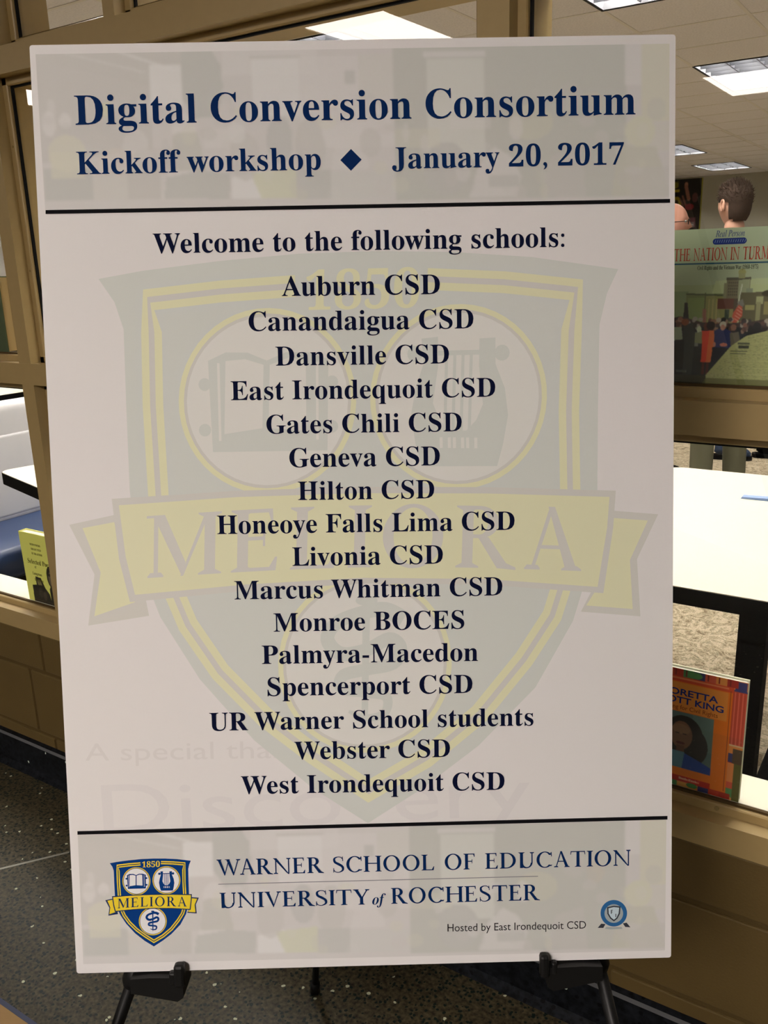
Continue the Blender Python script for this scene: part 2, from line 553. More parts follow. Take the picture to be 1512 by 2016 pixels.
# ------------------------------------------------------------------ room ceiling: tiles in a grid
FIX = [(-1.80, 2.41), (-1.80, 5.46), (-1.80, 8.35), (-3.71, 3.05), (-3.71, 7.0), (-3.71, 10.07), (-3.71, 12.9),
       (-5.9, 1.2), (-5.9, 5.0), (-1.80, 11.6), (0.6, 2.41), (0.6, 5.46), (-4.6, 0.35), (-0.6, 0.30), (-8.8, 2.9), (-2.95, 0.16)]  # last two added unseen, to brighten the white board and left table
ceil = MB().use(CEIL).box(-9.5, 4.0, 0.117, 15.15, H_ROOM + 0.16, H_ROOM + 0.2).build('ceiling')
struct(ceil, 'white tiled ceiling of the room', 'ceiling')
GX0, GY0 = -1.80, 2.41
def in_fix(x0, x1, y0, y1):
    for fx, fy in FIX:
        if x0 < fx + 0.60 and x1 > fx + 0.01 and y0 < fy + 1.21 and y1 > fy + 0.01:
            return True
    return False
T = 0.61
tile_first = None
far = MB().use(TILEGRID)
grid = MB()
xs_t = [GX0 + k * T for k in range(-13, 10)]
ys_t = [GY0 + k * T for k in range(-4, 22)]
ntile = 0
def clip_tile(x0, x1, y0, y1):
    """the rectangle minus fixture openings, as strips"""
    rects = [(x0, x1, y0, y1)]
    for fx, fy in FIX:
        nr = []
        for a0, a1, b0, b1 in rects:
            c0, c1, d0, d1 = max(a0, fx), min(a1, fx + 0.61), max(b0, fy), min(b1, fy + 1.22)
            if c0 >= c1 - 1e-4 or d0 >= d1 - 1e-4:
                nr.append((a0, a1, b0, b1)); continue
            if d0 > b0 + 1e-3: nr.append((a0, a1, b0, d0))
            if d1 < b1 - 1e-3: nr.append((a0, a1, d1, b1))
            if c0 > a0 + 1e-3: nr.append((a0, c0, d0, d1))
            if c1 < a1 - 1e-3: nr.append((c1, a1, d0, d1))
        rects = nr
    return rects
for x in xs_t:
    for y in ys_t:
        x0, x1, y0, y1 = max(x, -9.49), min(x + T, 3.99), max(y, 0.118), min(y + T, 15.14)
        if x1 - x0 < 0.02 or y1 - y0 < 0.02: continue
        rects = clip_tile(x0, x1, y0, y1)
        whole = len(rects) == 1 and abs((rects[0][1] - rects[0][0]) - T) < 1e-3 and abs((rects[0][3] - rects[0][2]) - T) < 1e-3
        if whole and x > -4.9 and x < 1.1 and 0.5 < y < 9.0:
            if tile_first is None:
                tile_first = MB().bbox(0.0105, T - 0.0105, 0.0105, T - 0.0105, 0.0012, 0.016, 0.002).build('ceiling_tile', TILE, ceil)
                c = tile_first
            else:
                c = tile_first.copy(); COL.objects.link(c); c.parent = ceil
            c.location = (x, y, H_ROOM); ntile += 1
        else:
            for a0, a1, b0, b1 in rects:
                far.box(a0, a1, b0, b1, H_ROOM + 0.003, H_ROOM + 0.018)
fo = far.build('tile_field', None, ceil); fo['kind'] = 'stuff'
for x in xs_t:
    if -9.4 < x < 3.9:
        for y0, y1 in ((0.12, 15.14),):
            segs = [(y0, y1)]
            for fx, fy in FIX:
                if fx - 0.01 <= x <= fx + 0.62:
                    ns = []
                    for s0, s1 in segs:
                        a, b_ = max(s0, fy), min(s1, fy + 1.22)
                        if a >= b_: ns.append((s0, s1)); continue
                        if a > s0: ns.append((s0, a))
                        if b_ < s1: ns.append((b_, s1))
                    segs = ns
            for s0, s1 in segs: grid.box(x - 0.011, x + 0.011, s0, s1, H_ROOM, H_ROOM + 0.002)
for y in ys_t:
    if 0.2 < y < 15.1:
        segs = [(-9.4, 3.95)]
        for fx, fy in FIX:
            if fy - 0.01 <= y <= fy + 1.23:
                ns = []
                for s0, s1 in segs:
                    a, b_ = max(s0, fx), min(s1, fx + 0.61)
                    if a >= b_: ns.append((s0, s1)); continue
                    if a > s0: ns.append((s0, a))
                    if b_ < s1: ns.append((b_, s1))
                segs = ns
        for s0, s1 in segs: grid.box(s0, s1, y - 0.011, y + 0.011, H_ROOM - 0.0004, H_ROOM + 0.002)
gr = grid.build('ceiling_grid', GRIDMETAL, ceil)

# parabolic louvre troffers
SILVER = mat('louver_aluminium', (0.035, 0.036, 0.042), rough=0.45, spec=0.5)
ALU = mat('bright_aluminium', (0.5, 0.5, 0.52), rough=0.35, metal=0.8)
HOUS = mat('troffer_housing', (0.12, 0.12, 0.13), rough=0.6)
EDGE = mat('troffer_dark_edge', (0.02, 0.02, 0.02), rough=0.6)
TUBE = mat('room_tube', (0.9, 0.9, 0.85), rough=0.5, emit=(ROOM_TINT, ROOM_LAMP))
rl = None
FLAB = {0: 'louvred silver ceiling light, nearest above the poster at the top right', 1: 'louvred silver ceiling light in the right half, second one back',
        2: 'louvred ceiling light at the far right edge, third one back',
        3: 'louvred ceiling light behind the big white reflection above the poster',
        5: 'louvred ceiling light beside the poster edge, second from the far wall',
        6: 'louvred ceiling light just above the far wall poster'}
for i, (x, y) in enumerate(FIX):
    if rl is None:
        rl = empty('louvered_ceiling_light')
        h_ = MB()
        D_ = 0.11
        h_.use(HOUS)
        h_.box(0.004, 0.606, 0.004, 1.216, D_, D_ + 0.01)
        for a in ((0.004, 0.010, 0.004, 1.216), (0.600, 0.606, 0.004, 1.216), (0.010, 0.600, 0.004, 0.010), (0.010, 0.600, 1.210, 1.216)):
            h_.box(*a, 0.0, D_)
        h_.build('housing', None, rl)
        t_ = MB()
        for tx_ in (0.115, 0.305, 0.495):
            t_.tube([(tx_, 0.04, D_ - 0.025), (tx_, 1.18, D_ - 0.025)], 0.016, 10)
        t_.build('tube', TUBE, rl)
        l_ = MB()
        for k in range(1, 3):
            cx_ = 0.01 + 0.59 * k / 3
            l_.prism([(cx_ - 0.003, 0.004), (cx_ + 0.003, 0.004), (cx_ + 0.014, 0.065), (cx_ - 0.014, 0.065)], 0.012, 1.208, 'y')
        for k in range(1, 8):
            cy_ = 0.01 + 1.20 * k / 8
            l_.prism([(cy_ - 0.002, 0.003), (cy_ + 0.002, 0.003), (cy_ + 0.010, 0.066), (cy_ - 0.010, 0.066)], 0.012, 0.598, 'x')
        l_.build('louver', SILVER, rl)
        f = MB()
        f.box(-0.004, 0.004, -0.004, 1.224, -0.004, 0.006).box(0.606, 0.614, -0.004, 1.224, -0.004, 0.006)
        f.box(0.004, 0.606, -0.004, 0.004, -0.004, 0.006).box(0.004, 0.606, 1.216, 1.224, -0.004, 0.006)
        f.build('edge_trim', EDGE, rl)
        c = rl
    else:
        c = copy_tree(rl)
    c.location = (x, y, H_ROOM)
    c['category'] = 'light'
    c['group'] = 'louvred lights in the room ceiling'
    c['label'] = FLAB.get(i, 'louvred silver ceiling light lighting the room unseen, behind the poster or outside the frame')

# ------------------------------------------------------------------ poster plane
PU = Vector((0.8299835729656497, 0.5576233800313678, -0.013543804840845391))
PV = Vector((-0.1007651144826537, 0.1737752189954696, 0.9796165397574574))
PN = Vector((0.5486106636864361, -0.8117008927588226, 0.20041956088181317))
PC = Vector((-0.46999112016299743, -0.6480639285661302, 1.1741261051615455))
def onp(px, py, w_=0.0):
    d = Vector([CX[i] * (px - 756) / FPX + CD[i] * (py - 1008) / FPX + CF[i] for i in range(3)])
    c2 = PC + PN * w_
    t = (c2 - CAMP).dot(PN) / d.dot(PN)
    P = CAMP + d * t - c2
    return P.dot(PU), P.dot(PV)

poster = empty('poster')
poster.matrix_world = Matrix(((PU.x, PV.x, PN.x, PC.x), (PU.y, PV.y, PN.y, PC.y), (PU.z, PV.z, PN.z, PC.z), (0, 0, 0, 1)))
tag(poster, 'large white foam board poster listing welcomed schools, standing on a black easel', 'poster')
PAPER = mat('poster_paper', alb(198, 184, 174), rough=0.8, spec=0.08)
W2, H2 = 0.305, 0.457
board = MB()
rr = 0.0025
op = []
for cx_, cy_, a0 in ((W2 - rr, H2 - rr, 0), (-W2 + rr, H2 - rr, 90), (-W2 + rr, -H2 + rr, 180), (W2 - rr, -H2 + rr, 270)):
    for k in range(4):
        a = math.radians(a0 + k * 30)
        op.append((cx_ + rr * math.cos(a), cy_ + rr * math.sin(a)))
board.prism(op, -0.005, 0.0, 'z')
board.build('foam_board', PAPER, poster)

class Ink:
    """flat print on a plane: polygons in (u,v), each layer a hair above the last"""
    def __init__(s, parent, step=0.00012, base=0.0002, mapf=None):
        s.mb = MB(); s.parent = parent; s.step = step; s.base = base; s.mapf = mapf
    def poly(s, pts, layer, m):
        if s.mapf: pts = [s.mapf(*p) for p in pts]
        s.mb.use(m)
        tri = tessellate_polygon([[Vector((p[0], p[1], 0)) for p in pts]])
        fs = []
        for t in tri:
            a, b_, c = [pts[i] for i in t]
            cr = (b_[0] - a[0]) * (c[1] - a[1]) - (b_[1] - a[1]) * (c[0] - a[0])
            fs.append(tuple(t) if cr > 0 else tuple(reversed(t)))
        s.n = (getattr(s, 'n', 0) + 1) % 32
        s.mb.add([(p[0], p[1], s.base + layer * s.step + s.n * 0.0000006) for p in pts], fs)
    def line(s, pts, wd, layer, m):
        """polyline stroke, wd a width or list of widths"""
        n = len(pts)
        ws = wd if hasattr(wd, '__len__') else [wd] * n
        L_, R_ = [], []
        for i in range(n):
            a, b_ = pts[max(i - 1, 0)], pts[min(i + 1, n - 1)]
            dx, dy = b_[0] - a[0], b_[1] - a[1]
            l = math.hypot(dx, dy) or 1
            nx, ny = -dy / l, dx / l
            k = 1.0
            if 0 < i < n - 1:
                d1 = (pts[i][0] - a[0], pts[i][1] - a[1]); q = math.hypot(*d1) or 1
                k = 1 / max(0.5, abs((-d1[1] * nx + d1[0] * ny) / q))
            L_.append((pts[i][0] + nx * ws[i] / 2 * k, pts[i][1] + ny * ws[i] / 2 * k))
            R_.append((pts[i][0] - nx * ws[i] / 2 * k, pts[i][1] - ny * ws[i] / 2 * k))
        for i in range(n - 1):
            s.poly([L_[i], L_[i + 1], R_[i + 1], R_[i]], layer, m)
    def disc(s, c, r, layer, m, n=48, ry=None):
        ry = ry or r
        s.poly([(c[0] + r * math.cos(2 * math.pi * k / n), c[1] + ry * math.sin(2 * math.pi * k / n)) for k in range(n)], layer, m)
    def build(s, name, label=None):
        o = s.mb.build(name, None, s.parent)
        if label: o['label'] = label
        return o

# ---- lettering: bold serif comes from the mathematical bold letters of Blender's own built-in font
def bold(t):
    r = ''
    for c in t:
        if 'A' <= c <= 'Z': r += chr(0x1D400 + ord(c) - 65)
        elif 'a' <= c <= 'z': r += chr(0x1D41A + ord(c) - 97)
        elif '0' <= c <= '9': r += chr(0x1D7CE + ord(c) - 48)
        else: r += c
    return r
def ital(t):
    r = ''
    for c in t:
        if c == 'h': r += '\u210e'
        elif 'A' <= c <= 'Z': r += chr(0x1D434 + ord(c) - 65)
        elif 'a' <= c <= 'z': r += chr(0x1D44E + ord(c) - 97)
        else: r += c
    return r
_tc = {}
def text_geo(body, res=4, off=0.0):
    key = (body, off)
    if key in _tc: return _tc[key]
    cu = bpy.data.curves.new('t', 'FONT')
    cu.body = body; cu.size = 1; cu.resolution_u = res; cu.offset = off
    ob = bpy.data.objects.new('t', cu)
    COL.objects.link(ob)
    dg = bpy.context.evaluated_depsgraph_get(); dg.update()
    me = bpy.data.meshes.new_from_object(ob.evaluated_get(dg))
    vs = [tuple(v.co[:2]) for v in me.vertices]
    fs = [tuple(p.vertices) for p in me.polygons]
    bpy.data.objects.remove(ob); bpy.data.curves.remove(cu); bpy.data.meshes.remove(me)
    _tc[key] = (vs, fs)
    return vs, fs
def place_geo(geo, A, B, mb, z, sy=None, jit=False):
    """map text x-extent to A..B (2-D), y scaled by sy (default same as x)"""
    vs, fs = geo
    x0 = min(v[0] for v in vs); x1 = max(v[0] for v in vs)
    ln = math.hypot(B[0] - A[0], B[1] - A[1])
    ex = ((B[0] - A[0]) / ln, (B[1] - A[1]) / ln); ey = (-ex[1], ex[0])
    k = ln / (x1 - x0); ky = sy if sy else k
    out = [(A[0] + ex[0] * (x - x0) * k + ey[0] * y * ky, A[1] + ex[1] * (x - x0) * k + ey[1] * y * ky, z) for x, y in vs]
    ff = []
    for f in fs:
        a, b_, c = out[f[0]], out[f[1]], out[f[2]]
        ar = sum(out[f[i]][0] * out[f[(i + 1) % len(f)]][1] - out[f[(i + 1) % len(f)]][0] * out[f[i]][1] for i in range(len(f)))
        ff.append(f if ar > 0 else tuple(reversed(f)))
    if len(vs) == sum(len(f) for f in fs) or jit:      # overlapping strokes: keep them a hair apart
        for i, f in enumerate(ff):
            for q in f: out[q] = (out[q][0], out[q][1], z + (i % 32) * 0.0000006)
    mb.add(out, ff)

# ---- a light roman capital alphabet drawn by hand (cap height 1)
ST, TH, SE = 0.150, 0.060, 0.040
def _rect(x0, x1, y0, y1): return [(x0, y0), (x1, y0), (x1, y1), (x0, y1)]
def _serif(xc, y, hw, up):
    s_ = 1 if up else -1
    return [(xc - hw, y), (xc + hw, y), (xc + hw, y + s_ * SE * 0.6), (xc + ST * 0.5, y + s_ * SE * 1.9), (xc - ST * 0.5, y + s_ * SE * 1.9), (xc - hw, y + s_ * SE * 0.6)]
def _stem(x, w_=ST, y0=0, y1=1, bot=True, top=True, hw=None):
    hw = hw or (w_ / 2 + 0.085)
    r = [_rect(x, x + w_, y0, y1)]
    if bot: r.append(_serif(x + w_ / 2, y0, hw, True))
    if top: r.append(_serif(x + w_ / 2, y1, hw, False))
    return r
def _diag(x0, y0, x1, y1, w_): return [[(x0 - w_ / 2, y0), (x0 + w_ / 2, y0), (x1 + w_ / 2, y1), (x1 - w_ / 2, y1)]]
def _ring(cx_, cy_, a, b_, t0, t1, w_=ST, th=TH, n=28, sx=0.0):
    r = []
    for k in range(n):
        q = []
        for t in (t0 + (t1 - t0) * k / n, t0 + (t1 - t0) * (k + 1) / n):
            c, s_ = math.cos(math.radians(t)), math.sin(math.radians(t))
            q.append(((cx_ + a * c, cy_ + b_ * s_), (cx_ + sx + (a - w_) * c, cy_ + (b_ - th) * s_)))
        r.append([q[0][0], q[1][0], q[1][1], q[0][1]])
    return r
def _curve(pts, ws, n=36):
    """smooth variable-width stroke through pts (Catmull-Rom)"""
    P = [pts[0]] + list(pts) + [pts[-1]]
    out, wo = [], []
    m_ = len(pts) - 1
    for i in range(m_):
        for k in range(n // m_):
            t = k / (n // m_)
            p0, p1, p2, p3 = P[i], P[i + 1], P[i + 2], P[i + 3]
            f = lambda a, b_, c, d: 0.5 * (2 * b_ + (c - a) * t + (2 * a - 5 * b_ + 4 * c - d) * t * t + (3 * b_ - a - 3 * c + d) * t ** 3)
            out.append((f(p0[0], p1[0], p2[0], p3[0]), f(p0[1], p1[1], p2[1], p3[1])))
            wo.append(ws[i] + (ws[i + 1] - ws[i]) * t)
    out.append(pts[-1]); wo.append(ws[-1])
    L_, R_ = [], []
    for i, p in enumerate(out):
        a, b_ = out[max(i - 1, 0)], out[min(i + 1, len(out) - 1)]
        dx, dy = b_[0] - a[0], b_[1] - a[1]; l = math.hypot(dx, dy) or 1
        L_.append((p[0] - dy / l * wo[i] / 2, p[1] + dx / l * wo[i] / 2)); R_.append((p[0] + dy / l * wo[i] / 2, p[1] - dx / l * wo[i] / 2))
    return [[L_[i], L_[i + 1], R_[i + 1], R_[i]] for i in range(len(out) - 1)]
def roman(c):
    if c == 'I': return _stem(0.085), 0.30
    if c == 'H': return _stem(0.085) + _stem(0.68) + [_rect(0.15, 0.75, 0.5, 0.5 + TH)], 0.90
    if c == 'E': return _stem(0.085) + [_rect(0.1, 0.56, 0, TH), _rect(0.1, 0.54, 1 - TH, 1), _rect(0.15, 0.46, 0.5, 0.5 + TH),
                 [(0.50, 0), (0.62, 0), (0.64, 0.22), (0.61, 0.22)], [(0.50, 1), (0.57, 1), (0.58, 0.80), (0.55, 0.80)], _rect(0.44, 0.47, 0.40, 0.66)], 0.68
    if c == 'F': return _stem(0.085) + [_rect(0.1, 0.54, 1 - TH, 1), _rect(0.15, 0.44, 0.48, 0.48 + TH),
                 [(0.48, 1), (0.56, 1), (0.57, 0.79), (0.54, 0.79)], _rect(0.42, 0.45, 0.38, 0.64)], 0.62
    if c == 'L': return _stem(0.085) + [_rect(0.1, 0.56, 0, TH), [(0.50, 0), (0.61, 0), (0.64, 0.25), (0.61, 0.25)]], 0.66
    if c == 'T': return _stem(0.32, top=False) + [_rect(0.03, 0.745, 1 - TH, 1), [(0.03, 1), (0.08, 1), (0.04, 0.78), (0.01, 0.78)], [(0.745, 1), (0.695, 1), (0.735, 0.78), (0.765, 0.78)]], 0.78
    if c == 'N': return [_rect(0.10, 0.10 + TH, 0, 1), _rect(0.74, 0.74 + TH, 0, 1), _serif(0.125, 0, 0.11, True), _serif(0.765, 1, 0.11, False)] + \
                 [[(0.0, 1), (0.17, 1), (0.79, -0.02), (0.74, -0.02), (0.64, 0.1)]] + [_rect(0.0, 0.12, 1 - SE, 1)], 0.90
    if c == 'M': return [_rect(0.13, 0.13 + TH, 0, 1), _serif(0.155, 0, 0.11, True)] + _stem(0.83) + \
                 [[(0.12, 1), (0.28, 1), (0.57, 0.22), (0.52, 0.0)], [(0.50, 0.0), (0.54, 0.0), (0.90, 1), (0.84, 1)]] + [_rect(0.03, 0.2, 1 - SE, 1)], 1.06
    if c == 'U': return _stem(0.085, bot=False) + [_rect(0.66, 0.66 + TH, 0.3, 1), _serif(0.686, 1, 0.11, False)] + \
                 _rect_list(_rect(0.085, 0.085 + ST, 0.3, 0.6)) + _ring(0.3985, 0.33, 0.3135, 0.35, 180, 360, ST * 0.8, 0.075, sx=0.03), 0.82
    if c == 'V': return [[(0.05, 1), (0.21, 1), (0.45, 0.14), (0.41, -0.02)], [(0.66, 1), (0.72, 1), (0.43, -0.02), (0.39, -0.02)],
                 _serif(0.13, 1, 0.14, False), _serif(0.69, 1, 0.11, False)], 0.80
    if c == 'Y': return _stem(0.33, y1=0.48, top=False) + [[(0.05, 1), (0.22, 1), (0.465, 0.42), (0.33, 0.42)], [(0.66, 1), (0.72, 1), (0.46, 0.42), (0.41, 0.46)],
                 _serif(0.135, 1, 0.14, False), _serif(0.69, 1, 0.11, False)], 0.79
    if c == 'W': return [[(0.05, 1), (0.20, 1), (0.42, 0.14), (0.38, -0.02)], [(0.60, 1), (0.65, 1), (0.41, -0.02), (0.36, -0.02)],
                 [(0.48, 1), (0.64, 1), (0.86, 0.14), (0.82, -0.02)], [(1.06, 1), (1.11, 1), (0.85, -0.02), (0.80, -0.02)],
                 _serif(0.125, 1, 0.13, False), _serif(1.085, 1, 0.11, False), _rect(0.42, 0.66, 1 - SE, 1)], 1.08
    if c == 'A': return [[(0.33, 1.02), (0.42, 1.02), (0.76, 0), (0.60, 0)], [(0.35, 1.02), (0.39, 0.95), (0.155, 0), (0.105, 0)],
                 _rect(0.22, 0.58, 0.34, 0.34 + TH), _serif(0.13, 0, 0.11, True), _serif(0.68, 0, 0.14, True)], 0.78
    if c == 'O': return _ring(0.46, 0.5, 0.42, 0.52, 0, 360, ST, TH, 48), 0.92
    if c == 'C': return _ring(0.46, 0.5, 0.42, 0.52, 38, 318, ST, TH, 40) + [[(0.74, 0.95), (0.80, 0.99), (0.81, 0.70), (0.775, 0.70)], [(0.70, 0.12), (0.765, 0.17), (0.84, 0.17), (0.77, 0.07)]], 0.84
    if c == 'D': return _stem(0.085) + _ring(0.34, 0.5, 0.47, 0.5, -90, 90, ST, TH, 32, sx=0.0) + [_rect(0.15, 0.345, 0, TH), _rect(0.15, 0.345, 1 - TH, 1)], 0.88
    if c == 'P': return _stem(0.085) + _ring(0.32, 0.74, 0.27, 0.26, -90, 90, ST, TH, 24) + [_rect(0.15, 0.325, 1 - TH, 1), _rect(0.15, 0.325, 0.48, 0.48 + TH)], 0.64
    if c == 'B': return _stem(0.085) + _ring(0.32, 0.76, 0.23, 0.24, -90, 90, ST, TH, 24) + _ring(0.32, 0.27, 0.29, 0.27, -90, 90, ST, TH, 24) + \
                 [_rect(0.15, 0.325, 1 - TH, 1), _rect(0.15, 0.325, 0.51, 0.51 + TH), _rect(0.15, 0.325, 0, TH)], 0.68
    if c == 'R': return _stem(0.085) + _ring(0.32, 0.74, 0.27, 0.26, -90, 90, ST, TH, 24) + [_rect(0.15, 0.325, 1 - TH, 1), _rect(0.15, 0.325, 0.48, 0.48 + TH),
                 [(0.30, 0.5), (0.45, 0.5), (0.76, 0.0), (0.58, 0.0)], [(0.60, 0.0), (0.84, -0.02), (0.84, 0.02), (0.68, 0.10)]], 0.80
    if c == 'S': return _curve([(0.50, 0.86), (0.42, 0.96), (0.26, 0.985), (0.10, 0.88), (0.13, 0.66), (0.32, 0.52), (0.50, 0.36), (0.51, 0.14), (0.32, 0.012), (0.14, 0.05), (0.06, 0.17)],
                 [0.05, 0.045, 0.05, 0.10, 0.13, 0.15, 0.13, 0.10, 0.05, 0.045, 0.05]) + [[(0.49, 1.0), (0.52, 1.0), (0.54, 0.72), (0.50, 0.72)], [(0.04, 0.28), (0.08, 0.28), (0.07, 0.0), (0.04, 0.0)]], 0.60
    if c == '1': return _stem(0.15, 0.11, top=False, hw=0.14) + [[(0.26, 1), (0.26, 0.9), (0.08, 0.86), (0.08, 0.9)]], 0.42
    if c == '8': return _ring(0.26, 0.75, 0.21, 0.26, 0, 360, 0.10, TH, 28) + _ring(0.26, 0.26, 0.25, 0.28, 0, 360, 0.11, TH, 28), 0.56
    if c == '5': return [_rect(0.12, 0.46, 0.90, 1.0), [(0.12, 1), (0.16, 1), (0.13, 0.55), (0.08, 0.55)]] + _ring(0.22, 0.31, 0.26, 0.32, -130, 120, 0.12, TH, 28), 0.54
    if c == '0': return _ring(0.26, 0.5, 0.24, 0.51, 0, 360, 0.11, TH, 32), 0.54
    return [], 0.36
def _rect_list(r): return [r]
def roman_geo(t, track=0.05, small=None):
    """small: letters after the first of a word at this scale (small caps)"""
    vs, fs, x = [], [], 0.0
    prev = ' '
    for c in t:
        k = small if (small and prev != ' ') else 1.0
        polys, adv = roman(c)
        for p in polys:
            b_ = len(vs); vs += [(x + q[0] * k, q[1] * k) for q in p]; fs.append(tuple(range(b_, b_ + len(p))))
        x += adv * k + track; prev = c
    # triangulate the concave ones
    out = []
    for f in fs:
        if len(f) <= 4: out.append(f)
        else:
            tri = tessellate_polygon([[Vector((*vs[i], 0)) for i in f]])
            out += [tuple(f[i] for i in t_) for t_ in tri]
    return vs, out

NAVY = mat('ink_navy', alb(5, 30, 66), rough=0.8, spec=0.08)
NAVYT = mat('ink_dark_navy', (0.003, 0.006, 0.030), rough=0.8, spec=0.08)
BLACK = mat('ink_black', (0.006, 0.006, 0.008), rough=0.8, spec=0.08)
GOLD = mat('ink_gold', alb(205, 170, 40))
WHITEI = mat('ink_white', alb(200, 188, 180))
TXT = []
def lettering(body, l, r_, m, z=0.00042, geo=None, sy=None, name='lettering'):
    mb = MB()
    g = geo or text_geo(body)
    place_geo(g, onp(*l), onp(*r_), mb, z, sy, geo is not None)
    return mb.build(name, m, poster)

lettering(bold('Digital Conversion Consortium'), (148.5, 246), (1251, 225.5), NAVY)
lettering(bold('Kickoff workshop'), (152, 343.5), (632, 334), NAVY)
lettering(bold('January 20, 2017'), (772, 332.5), (1228, 324), NAVY)
lettering(bold('Welcome to the following schools:'), (302, 499), (1111, 486), NAVYT)
LIST = [('Auburn CSD', 555, 866, 583, 579), ('Canandaigua CSD', 490, 932, 652, 646.5), ('Dansville CSD', 543, 884, 720, 715.5),
        ('East Irondequoit CSD', 455, 975, 788, 781), ('Gates Chili CSD', 525, 909, 854, 849), ('Geneva CSD', 570, 866, 920, 916),
        ('Hilton CSD', 587, 855, 984.5, 981), ('Honeoye Falls Lima CSD', 428, 1013, 1051.5, 1043), ('Livonia CSD', 576, 872, 1114, 1109.5),
        ('Marcus Whitman CSD', 462, 989, 1180, 1172), ('Monroe BOCES', 539, 914, 1243.5, 1237.5), ('Palmyra-Macedon', 516, 941, 1307, 1301),
        ('Spencerport CSD', 527, 930, 1370, 1364), ('UR Warner School students', 413, 1050, 1438.5, 1428), ('Webster CSD', 580, 886, 1495, 1490),
        ('West Irondequoit CSD', 475, 993, 1563, 1554.5)]
for t, a, b_, ya, yb in LIST:
    lettering(bold(t), (a, ya), (b_, yb), NAVYT)
k_ = Ink(poster, base=0.00042)
k_.poly([onp(670, 315.5), onp(691, 336.5), onp(712, 314.5), onp(691, 293.5)], 0, NAVY)
k_.build('printed_diamond', 'dark blue diamond mark between the two phrases')
k_ = Ink(poster, base=0.00042)
k_.poly([onp(90, 413.8), onp(90, 421.5), onp(1319, 399.3), onp(1319, 391.8)], 0, BLACK)
k_.build('printed_rule')
k_ = Ink(poster, base=0.00042)
k_.poly([onp(152.5, 1636), onp(152.8, 1643), onp(1313.8, 1613.2), onp(1313.8, 1606)], 0, BLACK)
k_.build('printed_rule')
# footer
g1 = roman_geo('WARNER SCHOOL OF EDUCATION', 0.055)
def roman_line(t, l, r_, cap_px, m, track=0.055, name='lettering', z=0.00042):
    g = roman_geo(t, track)
    A = onp(*l); T_ = onp(l[0], l[1] - cap_px)
    return lettering(None, l, r_, m, z, g, math.hypot(T_[0] - A[0], T_[1] - A[1]), name)
roman_line('WARNER SCHOOL OF EDUCATION', (427, 1723), (1241, 1703.5), 31, NAVY)
roman_line('UNIVERSITY', (433, 1787.5), (728, 1780), 30, NAVY)
lettering('\U0001D490\U0001D487', (733, 1780.5), (760, 1779.5), NAVY, sy=0.0165)
roman_line('ROCHESTER', (770, 1779), (1063, 1771.5), 31, NAVY)
k_ = Ink(poster, base=0.00042)
k_.poly([onp(430, 1739.8), onp(430, 1741.2), onp(1059, 1725.4), onp(1059, 1724)], 0, mat('ink_grey', alb(110, 105, 105)))
k_.build('printed_rule', 'thin grey rule')
lettering('Hosted by East Irondequoit CSD', (881, 1833.5), (1153.5, 1827.5), mat('ink_soft_black', (0.02, 0.018, 0.02)), sy=0.0117)
# faint show-through wording
lettering('A special than', (168, 1498), (566, 1492), mat('ink_ghost', alb(192, 178, 168)), z=0.00003, sy=0.026)
lettering('Discovery', (205, 1643), (1045, 1604), mat('ink_ghost2', alb(194, 180, 171)), z=0.00003, sy=0.075)

